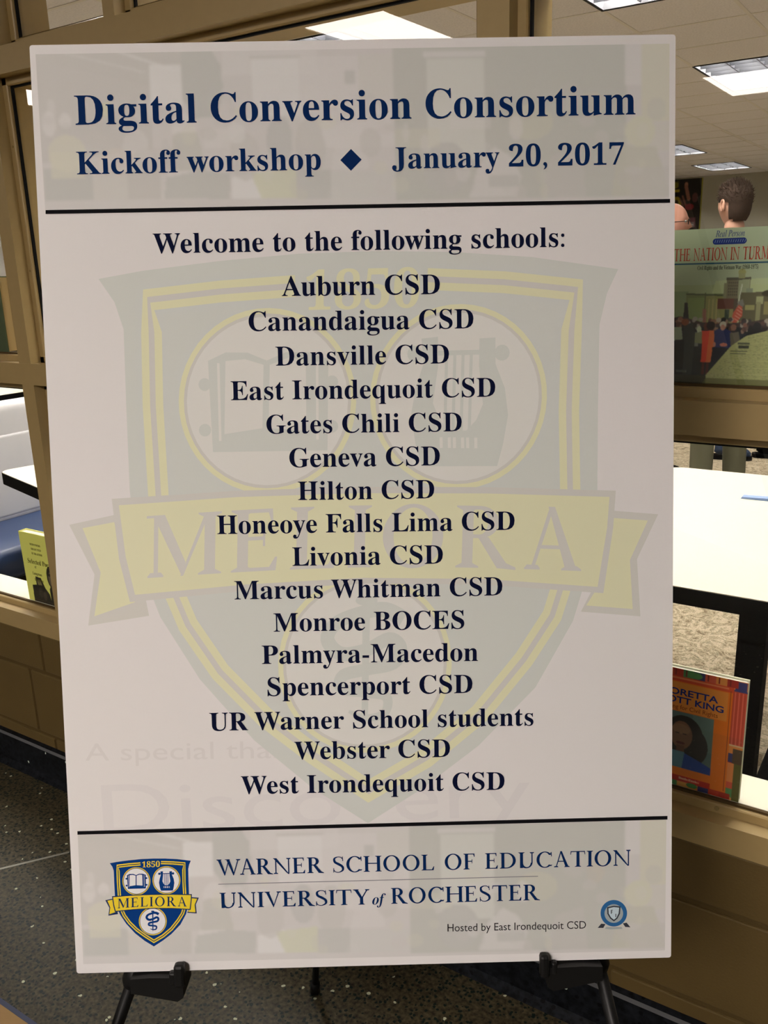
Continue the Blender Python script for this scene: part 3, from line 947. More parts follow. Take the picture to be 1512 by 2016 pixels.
# ---- crest, in the pixel frame of the small one (6.3 x from (190,1660))
def crest(ink, B, G, Wt, Bk, L0=0, detail=True):
    P = lambda pts: [(x / 6.3 + 190, y / 6.3 + 1660) for x, y in pts]
    sh = [(165, 248), (250, 232), (400, 212), (550, 197), (700, 190), (850, 190), (1000, 197), (1170, 217), (1150, 262), (1138, 320), (1142, 480), (1148, 640), (1140, 770),
          (1110, 880), (1040, 1010), (930, 1125), (820, 1210), (712, 1280), (600, 1212), (480, 1118), (370, 1000), (290, 880), (245, 770), (228, 640), (220, 480), (214, 340), (196, 290)]
    ink.poly(P(sh), L0, B)
    for pts in ([(545, 256), (400, 268), (262, 285), (268, 345), (272, 480), (285, 660)], [(800, 240), (950, 244), (1090, 256), (1084, 330), (1085, 480), (1095, 650)],
                [(318, 835), (345, 895), (410, 985), (500, 1072), (600, 1145), (712, 1216), (825, 1150), (930, 1062), (1015, 955), (1068, 870), (1085, 810)]):
        ink.line(P(pts), 40 / 6.3, L0 + 1, G)
        ink.line(P(pts), 11 / 6.3, L0 + 2, Bk)
    for c in ((495, 470), (868, 458), (698, 968)):
        q = P([c])[0]
        ink.disc(q, 173 / 6.3, L0 + 1, G); ink.disc(q, 163 / 6.3, L0 + 2, Bk); ink.disc(q, 157 / 6.3, L0 + 3, Wt)
    # open book
    ink.poly(P([(378, 396), (412, 380), (455, 380), (492, 394), (530, 378), (575, 378), (612, 390), (614, 560), (390, 566)]), L0 + 4, B)
    ink.poly(P([(412, 396), (450, 392), (486, 402), (486, 520), (412, 532)]), L0 + 5, Wt)
    ink.poly(P([(498, 402), (535, 388), (568, 392), (572, 524), (498, 520)]), L0 + 5, Wt)
    ink.line(P([(398, 400), (404, 545)]), 5 / 6.3, L0 + 5, Wt); ink.line(P([(590, 395), (594, 540)]), 5 / 6.3, L0 + 5, Wt)
    for c in ((372, 440), (374, 525), (620, 432), (622, 515)):
        ink.disc(P([c])[0], 12 / 6.3, L0 + 4, B, 14)
    # lyre
    ly = [(792, 350), (824, 346), (826, 400), (818, 470), (832, 500), (850, 520), (885, 520), (904, 500), (916, 470), (906, 400), (905, 348), (936, 346),
          (938, 395), (958, 440), (966, 490), (958, 545), (948, 586), (800, 588), (786, 545), (776, 490), (784, 440), (798, 395)]
    ink.poly(P(ly), L0 + 4, B)
    for x in (842, 858, 874, 890):
        ink.line(P([(x, 372), (x + 1, 525)]), 6 / 6.3, L0 + 4, B)
    ink.line(P([(780, 378), (950, 372)]), 9 / 6.3, L0 + 4, B)
    for c in ((780, 378), (950, 374)): ink.disc(P([c])[0], 15 / 6.3, L0 + 4, B, 14)
    for x in (836, 852, 862, 878, 888, 904): ink.line(P([(x, 533), (x + 1, 553)]), 6 / 6.3, L0 + 5, Wt)
    # serpent and staff
    sn = [(772, 880), (735, 862), (690, 868), (640, 888), (622, 920), (650, 948), (700, 940), (745, 918), (768, 935), (755, 965), (700, 978), (655, 990), (652, 1015), (700, 1022), (742, 1030), (740, 1062), (705, 1072), (668, 1060)]
    sm = _curve([(a / 6.3, b2 / 6.3) for a, b2 in sn], [x / 6.3 for x in (34, 30, 26, 26, 28, 28, 26, 26, 26, 25, 24, 24, 22, 22, 20, 17, 14, 6)], 85)
    for p in sm: ink.poly([(x + 190, y + 1660) for x, y in p], L0 + 4, B)
    ink.line(P([(698, 845), (700, 1062), (700, 1092)]), [15 / 6.3, 13 / 6.3, 3 / 6.3], L0 + 4, B)
    ink.disc(P([(698, 845)])[0], 22 / 6.3, L0 + 4, B, 18, 10 / 6.3)
    # ribbon
    ink.poly(P([(110, 706), (200, 686), (262, 850), (268, 878), (148, 898), (160, 800)]), L0 + 6, Bk)
    ink.poly(P([(136, 712), (198, 700), (240, 852), (160, 880), (172, 796)]), L0 + 7, G)
    ink.poly(P([(1180, 668), (1270, 674), (1232, 760), (1244, 870), (1125, 862), (1160, 790)]), L0 + 6, Bk)
    ink.poly(P([(1182, 682), (1250, 686), (1218, 762), (1228, 856), (1135, 850), (1165, 800)]), L0 + 7, G)
    ink.poly(P([(193, 656), (440, 638), (680, 628), (930, 626), (1184, 630), (1182, 700), (1168, 826), (930, 812), (690, 812), (460, 828), (230, 852), (208, 770)]), L0 + 8, Bk)
    ink.poly(P([(207, 668), (440, 650), (680, 640), (930, 638), (1172, 642), (1170, 700), (1156, 814), (930, 801), (690, 801), (460, 816), (240, 838), (221, 765)]), L0 + 9, G)
    def word(t, l, r_, cap, m, layer, tr=0.05):
        vs, fs = roman_geo(t, tr)
        x0 = min(v[0] for v in vs); x1 = max(v[0] for v in vs)
        for f in fs:
            ink.poly([((l[0] + (vs[i][0] - x0) / (x1 - x0) * (r_[0] - l[0])) / 6.3 + 190,
                       (l[1] + (vs[i][0] - x0) / (x1 - x0) * (r_[1] - l[1]) - 14 * math.sin(math.pi * (vs[i][0] - x0) / (x1 - x0)) - vs[i][1] * cap) / 6.3 + 1660) for i in f], layer, m)
    word('MELIORA', (262, 806), (1122, 784), 118, Bk, L0 + 10, 0.14)
    vs, fs = text_geo(bold('1850'))
    x0 = min(v[0] for v in vs); x1 = max(v[0] for v in vs)
    for f in fs:
        ink.poly([((566 + (vs[i][0] - x0) / (x1 - x0) * 220) / 6.3 + 190, (300 - 8 * (vs[i][0] - x0) / (x1 - x0) - vs[i][1] * 103) / 6.3 + 1660) for i in f], L0 + 3, G)

ink = Ink(poster, step=0.000024, base=0.00012, mapf=onp)
crest(ink, mat('ink_crest_blue', alb(2, 44, 96)), GOLD, WHITEI, mat('ink_crest_line', alb(20, 38, 70)))
ink.build('printed_crest', 'small blue and gold shield crest with ribbon reading MELIORA')
# large pale crest: same drawing scaled up in the poster plane
s0, s1 = onp(216.2, 1699.7), onp(375.7, 1694.4)
b0, b1 = onp(194, 551.5), onp(1217, 529.5)
def cdiv(a, b_): return complex(*a) / complex(*b_)
kk = complex(b1[0] - b0[0], b1[1] - b0[1]) / complex(s1[0] - s0[0], s1[1] - s0[1])
def bigmap(x, y):
    q = onp(x, y)
    z_ = complex(b0[0], b0[1]) + kk * complex(q[0] - s0[0], q[1] - s0[1])
    return (z_.real, z_.imag)
ink = Ink(poster, step=0.000024, base=0.00008, mapf=bigmap)
crest(ink, mat('ink_pale_blue', alb(183, 175, 162)), mat('ink_pale_gold', alb(196, 184, 148)),
      mat('ink_pale_white', alb(195, 183, 170)), mat('ink_pale_line', alb(184, 172, 158)))
ink.build('printed_watermark', 'large pale shield crest printed behind the list')

# ---- small round host seal
ink = Ink(poster, step=0.000024, base=0.00012)
def sp(x, y): return onp(x / 3.6 + 860, y / 3.6 + 1740)
RB = mat('ink_seal_blue', alb(38, 82, 120)); RG = mat('ink_seal_grey', alb(140, 140, 135)); RL = mat('ink_seal_light', alb(170, 175, 172)); RD = mat('ink_seal_dark', alb(45, 45, 50))
def sdisc(cx_, cy_, r_, l, m): ink.poly([sp(cx_ + r_ * math.cos(a * math.pi / 20), cy_ + r_ * math.sin(a * math.pi / 20)) for a in range(40)], l, m)
ink.poly([sp(1140, 312), sp(1165, 282), sp(1195, 285), sp(1180, 312)], 0, RD); ink.poly([sp(1372, 308), sp(1345, 275), sp(1318, 280), sp(1335, 305)], 0, RD)
ink.poly([sp(1190, 318), sp(1230, 322), sp(1315, 318), sp(1310, 306), sp(1200, 306)], 0, RG)
sdisc(1254, 208, 94, 1, RB); sdisc(1254, 210, 66, 2, RG)
ink.poly([sp(1206, 165), sp(1254, 155), sp(1302, 160), sp(1298, 210), (sp(1280, 245)), sp(1255, 266), sp(1228, 245), sp(1208, 212)], 3, RD)
ink.poly([sp(1216, 173), sp(1254, 164), sp(1292, 168), sp(1288, 208), (sp(1274, 238)), sp(1255, 254), sp(1234, 238), sp(1218, 210)], 4, RL)
ink.line([sp(1236, 185), sp(1236, 212)], 0.0008, 5, RD); ink.line([sp(1236, 186), sp(1246, 186)], 0.0007, 5, RD); ink.line([sp(1236, 199), sp(1244, 199)], 0.0007, 5, RD)
ink.line([sp(1268, 212), sp(1268, 236)], 0.0008, 5, RD)
ink.build('printed_seal', 'small round blue and grey seal with a shield')

# ---- raster prints (colour per vertex on a fine grid)
class Canvas:
    def __init__(s, w, h, col):
        s.w, s.h = w, h
        s.a = np.zeros((h, w, 3)); s.a[:] = col
        s.Y, s.X = np.mgrid[0:h, 0:w].astype(float)
    def mask_poly(s, pts):
        m = np.zeros((s.h, s.w), bool)
        n = len(pts)
        for i in range(n):
            (x0, y0), (x1, y1) = pts[i], pts[(i + 1) % n]
            if y0 == y1: continue
            c = ((s.Y >= y0) != (s.Y >= y1)) & (s.X < (x1 - x0) * (s.Y - y0) / (y1 - y0) + x0)
            m ^= c
        return m
    def put(s, m, col, al=1.0):
        s.a[m] = s.a[m] * (1 - al) + np.array(col) * al
    def poly(s, pts, col, al=1.0): s.put(s.mask_poly(pts), col, al)
    def rect(s, x0, y0, x1, y1, col, al=1.0): s.put((s.X >= x0) & (s.X < x1) & (s.Y >= y0) & (s.Y < y1), col, al)
    def ell(s, cx_, cy_, rx, ry, col, al=1.0): s.put(((s.X - cx_) / rx) ** 2 + ((s.Y - cy_) / ry) ** 2 < 1, col, al)
    def line(s, x0, y0, x1, y1, wd, col, al=1.0):
        l = math.hypot(x1 - x0, y1 - y0) or 1
        t = np.clip(((s.X - x0) * (x1 - x0) + (s.Y - y0) * (y1 - y0)) / l ** 2, 0, 1)
        d = np.hypot(s.X - x0 - t * (x1 - x0), s.Y - y0 - t * (y1 - y0))
        s.put(d < wd / 2, col, al)
    def blur(s, n=1):
        for _ in range(n):
            p = np.pad(s.a, ((1, 1), (1, 1), (0, 0)), 'edge')
            s.a = (p[1:-1, 1:-1] * 2 + p[:-2, 1:-1] + p[2:, 1:-1] + p[1:-1, :-2] + p[1:-1, 2:]) / 6
def grid_print(name, cv, P00, P10, P01, P11, m, parent, ill=ILL, k=1.0, label=None):
    """image canvas stretched over a quad (top-left, top-right, bottom-left, bottom-right)"""
    h, w_ = cv.h, cv.w
    u = np.linspace(0, 1, w_)[None, :, None]; v = np.linspace(0, 1, h)[:, None, None]
    P00, P10, P01, P11 = [np.array(p, float)[None, None, :] for p in (P00, P10, P01, P11)]
    pos = ((P00 * (1 - u) + P10 * u) * (1 - v) + (P01 * (1 - u) + P11 * u) * v).reshape(-1, 3)
    idx = np.arange(h * w_).reshape(h, w_)
    q = np.stack([idx[:-1, :-1], idx[1:, :-1], idx[1:, 1:], idx[:-1, 1:]], -1).reshape(-1, 4)
    me = bpy.data.meshes.new(name)
    me.vertices.add(h * w_); me.vertices.foreach_set('co', pos.ravel())
    me.loops.add(q.size); me.loops.foreach_set('vertex_index', q.ravel())
    me.polygons.add(len(q)); me.polygons.foreach_set('loop_start', np.arange(0, q.size, 4)); me.polygons.foreach_set('loop_total', np.full(len(q), 4))
    me.update(calc_edges=True)
    c = cv.a.reshape(-1, 3) / 255.0
    lin = np.where(c <= 0.04045, c / 12.92, ((c + 0.055) / 1.055) ** 2.4) / np.array(ill) * k
    at = me.color_attributes.new('print', 'FLOAT_COLOR', 'POINT')
    at.data.foreach_set('color', np.concatenate([np.clip(lin, 0, 0.9), np.ones((len(lin), 1))], 1).ravel().astype(np.float32))
    me.materials.append(m)
    o = bpy.data.objects.new(name, me); COL.objects.link(o); o.parent = parent
    if label: o['label'] = label
    return o

# faded classroom photograph (same picture in heading and footer); canvas frame = heading pixels / 3
rnd = random.Random(4)
FW, FH = 417, 107
cv = Canvas(FW, FH, (186, 173, 163))
def hp(x, y): return ((x - 68) / 3.0, (y - 92 - (1318 - x) * 0.013) / 3.0)
def R(x0, y0, x1, y1, c, al=1.0):
    a, b_ = hp(x0, y0), hp(x1, y1); cv.rect(a[0], a[1], b_[0], b_[1], c, al)
def E_(x, y, rx, ry, c, al=1.0):
    a = hp(x, y); cv.ell(a[0], a[1], rx / 3, ry / 3, c, al)
def PL(pts, c, al=1.0): cv.poly([hp(*p) for p in pts], c, al)
D1, D2, Lg, Lw, Ye = (179, 167, 156), (174, 164, 153), (192, 179, 169), (196, 184, 174), (188, 176, 156)
PL([(68, 100), (340, 100), (420, 160), (280, 170), (68, 120)], D1); PL([(68, 120), (290, 165), (290, 300), (68, 330)], (178, 166, 155), .8)
PL([(225, 105), (236, 103), (360, 146), (350, 148)], Lw, .7); PL([(110, 104), (118, 103), (285, 145), (278, 147)], Lw, .5)
R(290, 132, 352, 215, Lw, .9); PL([(350, 100), (410, 98), (428, 130), (432, 175), (420, 235), (375, 240), (352, 200)], D2)
R(432, 98, 620, 150, Lg, .6); R(490, 116, 584, 235, Lw, .7); R(486, 112, 588, 119, D1, .8); R(584, 116, 770, 300, Lg, .6)
R(672, 144, 694, 170, D2, .8); R(700, 112, 768, 200, (186, 174, 162)); R(768, 92, 1232, 404, (172, 163, 150), .85)
R(835, 120, 948, 325, (186, 176, 163)); R(828, 105, 952, 116, Lg, .8); R(1228, 90, 1262, 175, Lg, .9); R(1262, 92, 1320, 250, (188, 176, 155), .8)
R(70, 340, 166, 404, D2); E_(118, 310, 38, 38, Ye, .7); R(84, 308, 150, 362, Ye, .7); E_(86, 250, 14, 26, Lg, .8); E_(118, 243, 12, 16, Lg, .8)
E_(200, 222, 12, 16, (186, 176, 148), .8); E_(255, 300, 26, 40, Lg, .5); E_(215, 330, 40, 30, (188, 172, 158), .6)
R(166, 350, 236, 404, (184, 172, 160), .8); R(236, 348, 300, 404, D1); PL([(300, 404), (320, 340), (372, 330), (376, 404)], Lg, .7)
PL([(305, 404), (312, 360), (380, 346), (440, 352), (436, 404)], D2, .9); E_(352, 262, 24, 34, Lg, .8); PL([(320, 345), (330, 270), (378, 268), (392, 345)], (176, 165, 152), .8)
PL([(440, 404), (442, 362), (500, 346), (505, 404)], Lw, .9); PL([(480, 352), (570, 340), (572, 404), (500, 404)], (186, 176, 153), .9)
E_(300, 322, 60, 24, D1, .5); R(392, 262, 440, 300, Lg, .6); E_(470, 318, 30, 50, D1, .6); E_(540, 285, 26, 48, (172, 162, 152), .7)
E_(600, 300, 30, 60, D1, .7); R(572, 345, 640, 404, D2, .8); R(640, 350, 770, 404, (184, 173, 162), .8); E_(455, 270, 18, 22, Lw, .5)
E_(640, 260, 16, 40, Lg, .6); PL([(640, 345), (660, 250), (700, 250), (716, 345)], Lg, .6); E_(720, 290, 22, 30, D1, .6)
E_(870, 345, 46, 55, D2, .9); PL([(915, 404), (935, 335), (968, 300), (1000, 320), (1020, 360), (1010, 404)], Lg, .7); R(955, 360, 1016, 382, D2, .8)
E_(1040, 250, 44, 36, (183, 172, 152), .6); E_(1010, 262, 14, 26, Lg, .6); E_(1120, 200, 26, 30, D1, .6); E_(1165, 215, 20, 28, (178, 165, 150), .9)
PL([(1060, 404), (1080, 320), (1140, 300), (1150, 404)], D1, .8); E_(1258, 270, 30, 32, (188, 177, 155), .9); R(1225, 255, 1318, 310, Ye, .35); PL([(1200, 404), (1215, 300), (1290, 300), (1320, 404)], (178, 167, 150), .8)
R(1240, 345, 1320, 404, D1, .6); R(770, 262, 860, 300, Ye, .4); R(880, 240, 960, 262, Lg, .4)
for _ in range(60):
    x, y = rnd.uniform(80, 1300), rnd.uniform(210, 400)
    E_(x, y, rnd.uniform(6, 20), rnd.uniform(8, 24), rnd.choice([D1, D2, Lg, Ye, (184, 170, 160)]), rnd.uniform(.15, .45))
cv.blur(2)
PHOTO = vcol_mat('faded_photo_print', 0.8, 0.08)
def q3(p, z=0.00006): return (p[0], p[1], z)
grid_print('header_photo_print', cv, q3(onp(70, 107)), q3(onp(1318, 86)), q3(onp(89, 414)), q3(onp(1317, 392)), PHOTO, poster, label='pale faded classroom photograph')
grid_print('footer_photo_print', cv, q3(onp(153, 1643)), q3(onp(1312, 1613)), q3(onp(164, 1898)), q3(onp(1309, 1871)), PHOTO, poster, label='pale faded classroom photograph')

# ------------------------------------------------------------------ easel
EB = mat('easel_black', (0.006, 0.006, 0.006), rough=0.45, spec=0.3)
easel = empty('easel'); easel.matrix_world = poster.matrix_world.copy()
tag(easel, 'black folding tripod easel holding the big white poster', 'easel')
inv = poster.matrix_world.inverted()
def LP(x, y, z): return inv @ Vector((x, y, z))
LW = -0.024
footL = LP(-0.800, -1.1265, 0.0); footR = LP(-0.020, -0.640, 0.0)
footB = LP(-0.9347, -0.2246, 0.0)
hub = Vector((0.0, 0.40, -0.035))
kneeL = Vector((-0.2505, -0.468, LW)); kneeR = Vector((0.2335, -0.463, LW))
def leg(foot, knee, side):
    m_ = MB()
    m_.tube([Vector((side * 0.02, 0.395, -0.030)), knee], 0.0075, 12)
    m_.tube([knee, foot], 0.0066, 12)
    o = m_.build('leg', EB, easel, True)
    c_ = MB(); d = (foot - knee).normalized()
    c_.tube([knee - d * 0.012, knee + d * 0.014, knee + d * 0.02], [0.0115, 0.0115, 0.0085], 14)
    c_.build('leg_clamp', EB, o, True)
    f_ = MB(); f_.tube([foot - d * 0.03, foot - d * 0.004], [0.009, 0.0105], 12); f_.build('rubber_foot', EB, o, True)
leg(footL, kneeL, -1); leg(footR, kneeR, 1)
m_ = MB(); m_.tube([Vector((0, 0.385, -0.045)), footB], 0.0065, 12)
lb = m_.build('leg', EB, easel, True)
d = (footB - hub).normalized()
MB().tube([footB - d * 0.035, footB - d * 0.003], [0.009, 0.0105], 12).build('rubber_foot', EB, lb, True)
MB().bbox(-0.035, 0.035, 0.365, 0.415, -0.052, -0.012, 0.006).build('hub', EB, easel)
# folding ledge arms with upturned lips
for sgn, u0, u1, v1, lip0, lip1 in ((-1, -0.248, -0.195, -0.4845, -0.2035, -0.1925), (1, 0.232, 0.176, -0.484, 0.168, 0.1775)):
    a_ = MB()
    vt = -0.4585
    # tapering strut: thick at the lip end
    a_.prism([(u0, vt - 0.001), (u0 - sgn * 0.02, vt), (u1, vt - 0.001), (u1, v1 + 0.004), (u1 + sgn * 0.006, v1), (u0, vt - 0.016)], -0.030, 0.009, 'z')
    o = a_.build('ledge_arm', EB, easel)
    l_ = MB()
    l_.bbox(lip0, lip1, vt - 0.010, -0.4445, 0.0022, 0.013, 0.003)
    l_.bbox(min(u1, u1 + sgn * 0.010) - (0.004 if sgn < 0 else -0.004), max(u1, u1 + sgn * 0.010), vt - 0.008, -0.4535, 0.0022, 0.010, 0.002)
    l_.build('board_lip', EB, o)

# ------------------------------------------------------------------ books
def book(name, loc, rz, lean, W, H, Th, cover, pages, cv=None, res=None, spine_right=False, label=None, k=1.0, group=None):
    """upright book, cover facing -y, origin at lower left front"""
    b_ = empty(name)
    b_.location = loc
    b_.rotation_euler = (lean, 0, rz)
    t = 0.0022
    c_ = MB()
    c_.box(0, W, 0, t, 0, H).box(0, W, Th - t, Th, 0, H).box(0, t, t, Th - t, 0, H)
    c_.build('cover', cover, b_)
    MB().box(t, W - 0.004, t, Th - t, 0.003, H - 0.003).build('page_block', pages, b_)
    if cv is not None:
        z = -0.0004
        o = grid_print('cover_print', cv, (0, z, H), (W, z, H), (0, z, 0), (W, z, 0), vcol_mat('book_print', 0.35, 0.5), b_, k=k)
    tag(b_, label, 'book', group)
    return b_
PAGE = mat('book_pages', (0.80, 0.76, 0.66), rough=0.8)
def bk_text(parent, body, W, H, x0, x1, yb, m, roman_=False, sy=None, z=-0.0008, track=0.05):
    """text on a cover; x0,x1,yb as fractions of the cover from top-left"""
    g = roman_geo(body, track) if roman_ else text_geo(body)
    mb = MB()
    place_geo(g, (x0 * W, (1 - yb) * H), (x1 * W, (1 - yb) * H), mb, 0, sy)
    mb.v = [(x, z, y) for x, y, _ in mb.v]
    return mb.build('lettering', m, parent)

# big green history book on the middle rail (visible part px 1325-1512 of a cover starting at px ~1290)
BW, BH = 0.235, 0.226
CW, CH = 342, 320           # canvas: about one sample per photo pixel
cv = Canvas(CW, CH, (122, 124, 92))
ox, oy = 1290, 450
def g(x, y): return (x - ox) * CW / (BW / 0.000686), (y - oy - (1512 - x) * 0.018) * CH / 318.0
SX = CW / (BW / 0.000686)
def gr_(x0, y0, x1, y1, c, al=1.0):
    a, b_ = g(x0, y0), g(x1, y1); cv.rect(a[0], a[1], b_[0], b_[1], c, al)
def ge(x, y, rx, ry, c, al=1.0):
    a = g(x, y); cv.ell(a[0], a[1], rx * SX, ry, c, al)
def gp(pts, c, al=1.0): cv.poly([g(*p) for p in pts], c, al)
def gl(x0, y0, x1, y1, wd, c, al=1.0):
    a, b_ = g(x0, y0), g(x1, y1); cv.line(a[0], a[1], b_[0], b_[1], wd, c, al)
rnd = random.Random(9)
yy = np.linspace(0, 1, CH)[:, None, None]
xx = np.linspace(0, 1, CW)[None, :, None]
cv.a[:] = np.array((124, 127, 96)) * (1 - xx) + np.array((116, 120, 94)) * xx
gr_(1280, 565, 1560, 640, (118, 122, 84)); gp([(1400, 555), (1560, 545), (1560, 640), (1380, 640)], (140, 140, 98), .6)
gr_(1280, 578, 1345, 640, (90, 100, 66), .7); gr_(1341, 582, 1420, 650, (86, 90, 54)); gr_(1345, 590, 1380, 640, (96, 104, 60))
gr_(1381, 585, 1450, 650, (104, 98, 58)); gl(1341, 582, 1420, 584, 3, (60, 62, 40)); gl(1381, 580, 1381, 650, 2, (62, 60, 38))
for x in (1388, 1396, 1404): gr_(x, 592, x + 3, 640, (124, 112, 66))
# tower
gp([(1423, 551), (1470, 547), (1470, 600), (1423, 604)], (84, 76, 54)); gr_(1418, 560, 1424, 604, (96, 90, 62)); gr_(1422, 549, 1471, 553, (58, 54, 40))
ge(1452, 538, 7.5, 7, (112, 108, 62)); gr_(1446, 540, 1459, 550, (108, 104, 66))
for x in range(1427, 1446, 4):
    for y in range(557, 585, 6): gr_(x, y, x + 2, y + 3, (54, 46, 34))
gp([(1447, 553), (1469, 551), (1469, 603), (1447, 603)], (112, 112, 82)); gr_(1463, 570, 1476, 604, (98, 100, 78))
gr_(1440, 590, 1448, 640, (58, 46, 36), .9); gp([(1452, 578), (1500, 576), (1560, 582), (1560, 640), (1452, 640)], (68, 62, 40)); gr_(1484, 585, 1498, 600, (118, 116, 78)); gr_(1500, 595, 1512, 620, (104, 94, 56))
gr_(1463, 602, 1482, 612, (112, 104, 62)); gr_(1485, 596, 1494, 636, (104, 98, 66)); ge(1506, 579, 12, 6, (40, 36, 22)); gr_(1407, 591, 1440, 611, (74, 42, 32))
# flags
gl(1454, 562, 1448, 606, 2, (150, 146, 128)); gp([(1449, 596), (1457, 590), (1461, 602), (1455, 612), (1446, 608)], (90, 86, 74))
gp([(1450, 602), (1458, 606), (1459, 624), (1446, 640), (1436, 637), (1440, 618)], (140, 60, 42))
for k in range(5): gl(1449 - k * 1.5, 606 + k * 6, 1458 - k * 1.2, 612 + k * 6, 1.4, (160, 130, 108), .8)
gp([(1376, 612), (1384, 612), (1386, 640), (1378, 640)], (118, 70, 60), .8); gp([(1338, 600), (1344, 600), (1350, 645), (1336, 645)], (18, 18, 16)); gr_(1423, 612, 1432, 640, (44, 50, 38))
# crowd
gp([(1280, 640), (1330, 628), (1380, 640), (1430, 640), (1475, 636), (1512, 628), (1560, 630), (1560, 700), (1280, 700)], (44, 32, 28))
gr_(1280, 650, 1560, 772, (14, 18, 20))
for k in range(120):
    x, y = rnd.uniform(1290, 1535), rnd.uniform(632, 664)
    ge(x, y, rnd.uniform(3, 6), rnd.uniform(4, 6), rnd.choice([(104, 66, 52), (26, 20, 20), (70, 46, 38), (128, 116, 100), (40, 34, 34), (120, 88, 70), (20, 18, 18)]), .85)
for x in range(1292, 1545, 9): gr_(x, 660, x + 8, 690, rnd.choice([(30, 30, 34), (88, 84, 68), (22, 26, 34), (64, 58, 44), (110, 106, 92)]), .8)
gp([(1290, 652), (1334, 650), (1338, 676), (1322, 680), (1290, 680)], (112, 116, 92)); gp([(1338, 648), (1356, 640), (1364, 668), (1360, 770), (1340, 770)], (28, 32, 30))
gr_(1322, 678, 1342, 756, (4, 6, 8)); ge(1341, 640, 8, 7, (96, 50, 30)); ge(1372, 655, 5, 8, (150, 150, 120)); gp([(1364, 662), (1378, 658), (1380, 684), (1364, 682)], (98, 96, 66))
gp([(1378, 657), (1403, 655), (1408, 688), (1400, 690), (1398, 722), (1379, 722), (1380, 690)], (168, 44, 26)); gp([(1394, 655), (1404, 656), (1409, 688), (1403, 690), (1400, 722), (1390, 722)], (164, 72, 38))
ge(1386, 648, 5, 8, (70, 34, 24)); ge(1396, 646, 9, 9, (22, 14, 14)); gr_(1382, 722, 1388, 748, (60, 26, 22)); gr_(1391, 722, 1397, 748, (54, 24, 22))
gp([(1404, 656), (1420, 648), (1438, 656), (1442, 690), (1430, 700), (1405, 690)], (30, 34, 62)); ge(1421, 643, 7, 7, (140, 130, 110)); ge(1421, 649, 5, 6, (132, 90, 72)); ge(1425, 684, 8, 4, (140, 78, 62)); ge(1406, 684, 3, 5, (140, 84, 66))
gp([(1402, 690), (1445, 690), (1440, 740), (1404, 752)], (8, 12, 22)); gp([(1436, 660), (1454, 656), (1460, 684), (1440, 690)], (74, 66, 52)); ge(1443, 648, 6, 7, (96, 62, 46))
ge(1478, 652, 6, 8, (14, 14, 16)); ge(1490, 645, 8, 9, (14, 14, 16)); gp([(1466, 664), (1480, 655), (1560, 648), (1560, 672), (1466, 672)], (12, 12, 16))
# newspaper page sweeping up the lower right
gp([(1385, 757), (1440, 686), (1470, 664), (1512, 652), (1570, 640), (1570, 772), (1385, 772)], (122, 118, 74))
for k in range(1500):
    x = rnd.uniform(1400, 1560); y = rnd.uniform(660, 755)
    if y > 772 - (x - 1370) * 1.05 and y > 660: gr_(x, y, x + rnd.uniform(1.5, 5), y + 1, rnd.choice([(98, 98, 62), (92, 88, 58), (134, 126, 84)]), .6)
for y in (700, 716, 731, 744): gl(1440, y, 1560, y - 3, 1, (138, 132, 88), .7)
gr_(1454, 678, 1478, 682, (60, 60, 42)); gr_(1456, 684, 1477, 690, (40, 40, 30)); gr_(1440, 695, 1474, 697, (72, 70, 48)); gr_(1440, 700, 1472, 702, (74, 72, 50))
gr_(1327, 741, 1350, 746, (80, 80, 72), .8)
for x in range(1328, 1348, 3): gr_(x, 740, x + 1, 746, (16, 16, 18))
gr_(1280, 752, 1392, 775, (30, 30, 18)); gp([(1392, 755), (1560, 752), (1560, 775), (1380, 775)], (70, 66, 36), .7)
cv.blur(1)
bx0 = -0.381
GREEN = mat('green_cover', alb(105, 112, 74), rough=0.4)
big = book('book', (-0.388, 0.0525, 1.2245), 0.0, math.radians(1.2), BW, BH, 0.010, GREEN, PAGE, cv, label='large green history book with a crowd photograph, standing on the middle window rail', k=1.75)
REDI = mat('ink_red', alb(150, 46, 30, 1.2)); BLUI = mat('ink_blue', alb(14, 36, 98, 1.0))
def bx(px): return (px - ox) / (BW / 0.000686)
def by(py, px=1420): return (py - oy - (1512 - px) * 0.018) / 318.0
bk_text(big, 'THE NATION IN TURMOIL', BW, BH, bx(1310), bx(1531), by(514), REDI, True, sy=0.0175)
bk_text(big, bold('Civil Rights and the Vietnam War (1960-1975)'), BW, BH, bx(1361), bx(1484), by(532.5), mat('ink_olive', (0.02, 0.022, 0.014)), sy=0.0085)
bk_text(big, ital('Real Person'), BW, BH, bx(1394), bx(1452), by(468.5), BLUI, sy=0.0125)
m_ = MB()
pill = []
for cx_, a0 in ((1451, -90), (1395, 90)):
    for k in range(9):
        a = math.radians(a0 + k * 22.5)
        pill.append(((cx_ + 6 * math.cos(a) - ox) * 0.000686, BH - (477.5 - 6 * math.sin(a) - oy - 1.7) * BH / 318.0))
tri = tessellate_polygon([[Vector((p[0], p[1], 0)) for p in pill]])
m_.add([(p[0], -0.0007, p[1]) for p in pill], [tuple(t) for t in tri]); m_.build('printed_pill', BLUI, big)
m_ = MB()
for k, x in enumerate(np.arange(1393, 1453, 4.6)):
    m_.add([((x - ox) * 0.000686, -0.0009, BH - (480 - oy - 1.7) * BH / 318), ((x + 0.9 - ox) * 0.000686, -0.0009, BH - (480 - oy - 1.7) * BH / 318),
            ((x + 2.4 - ox) * 0.000686, -0.0009, BH - (474.5 - oy - 1.7) * BH / 318), ((x + 1.5 - ox) * 0.000686, -0.0009, BH - (474.5 - oy - 1.7) * BH / 318)], [(0, 1, 2, 3)])
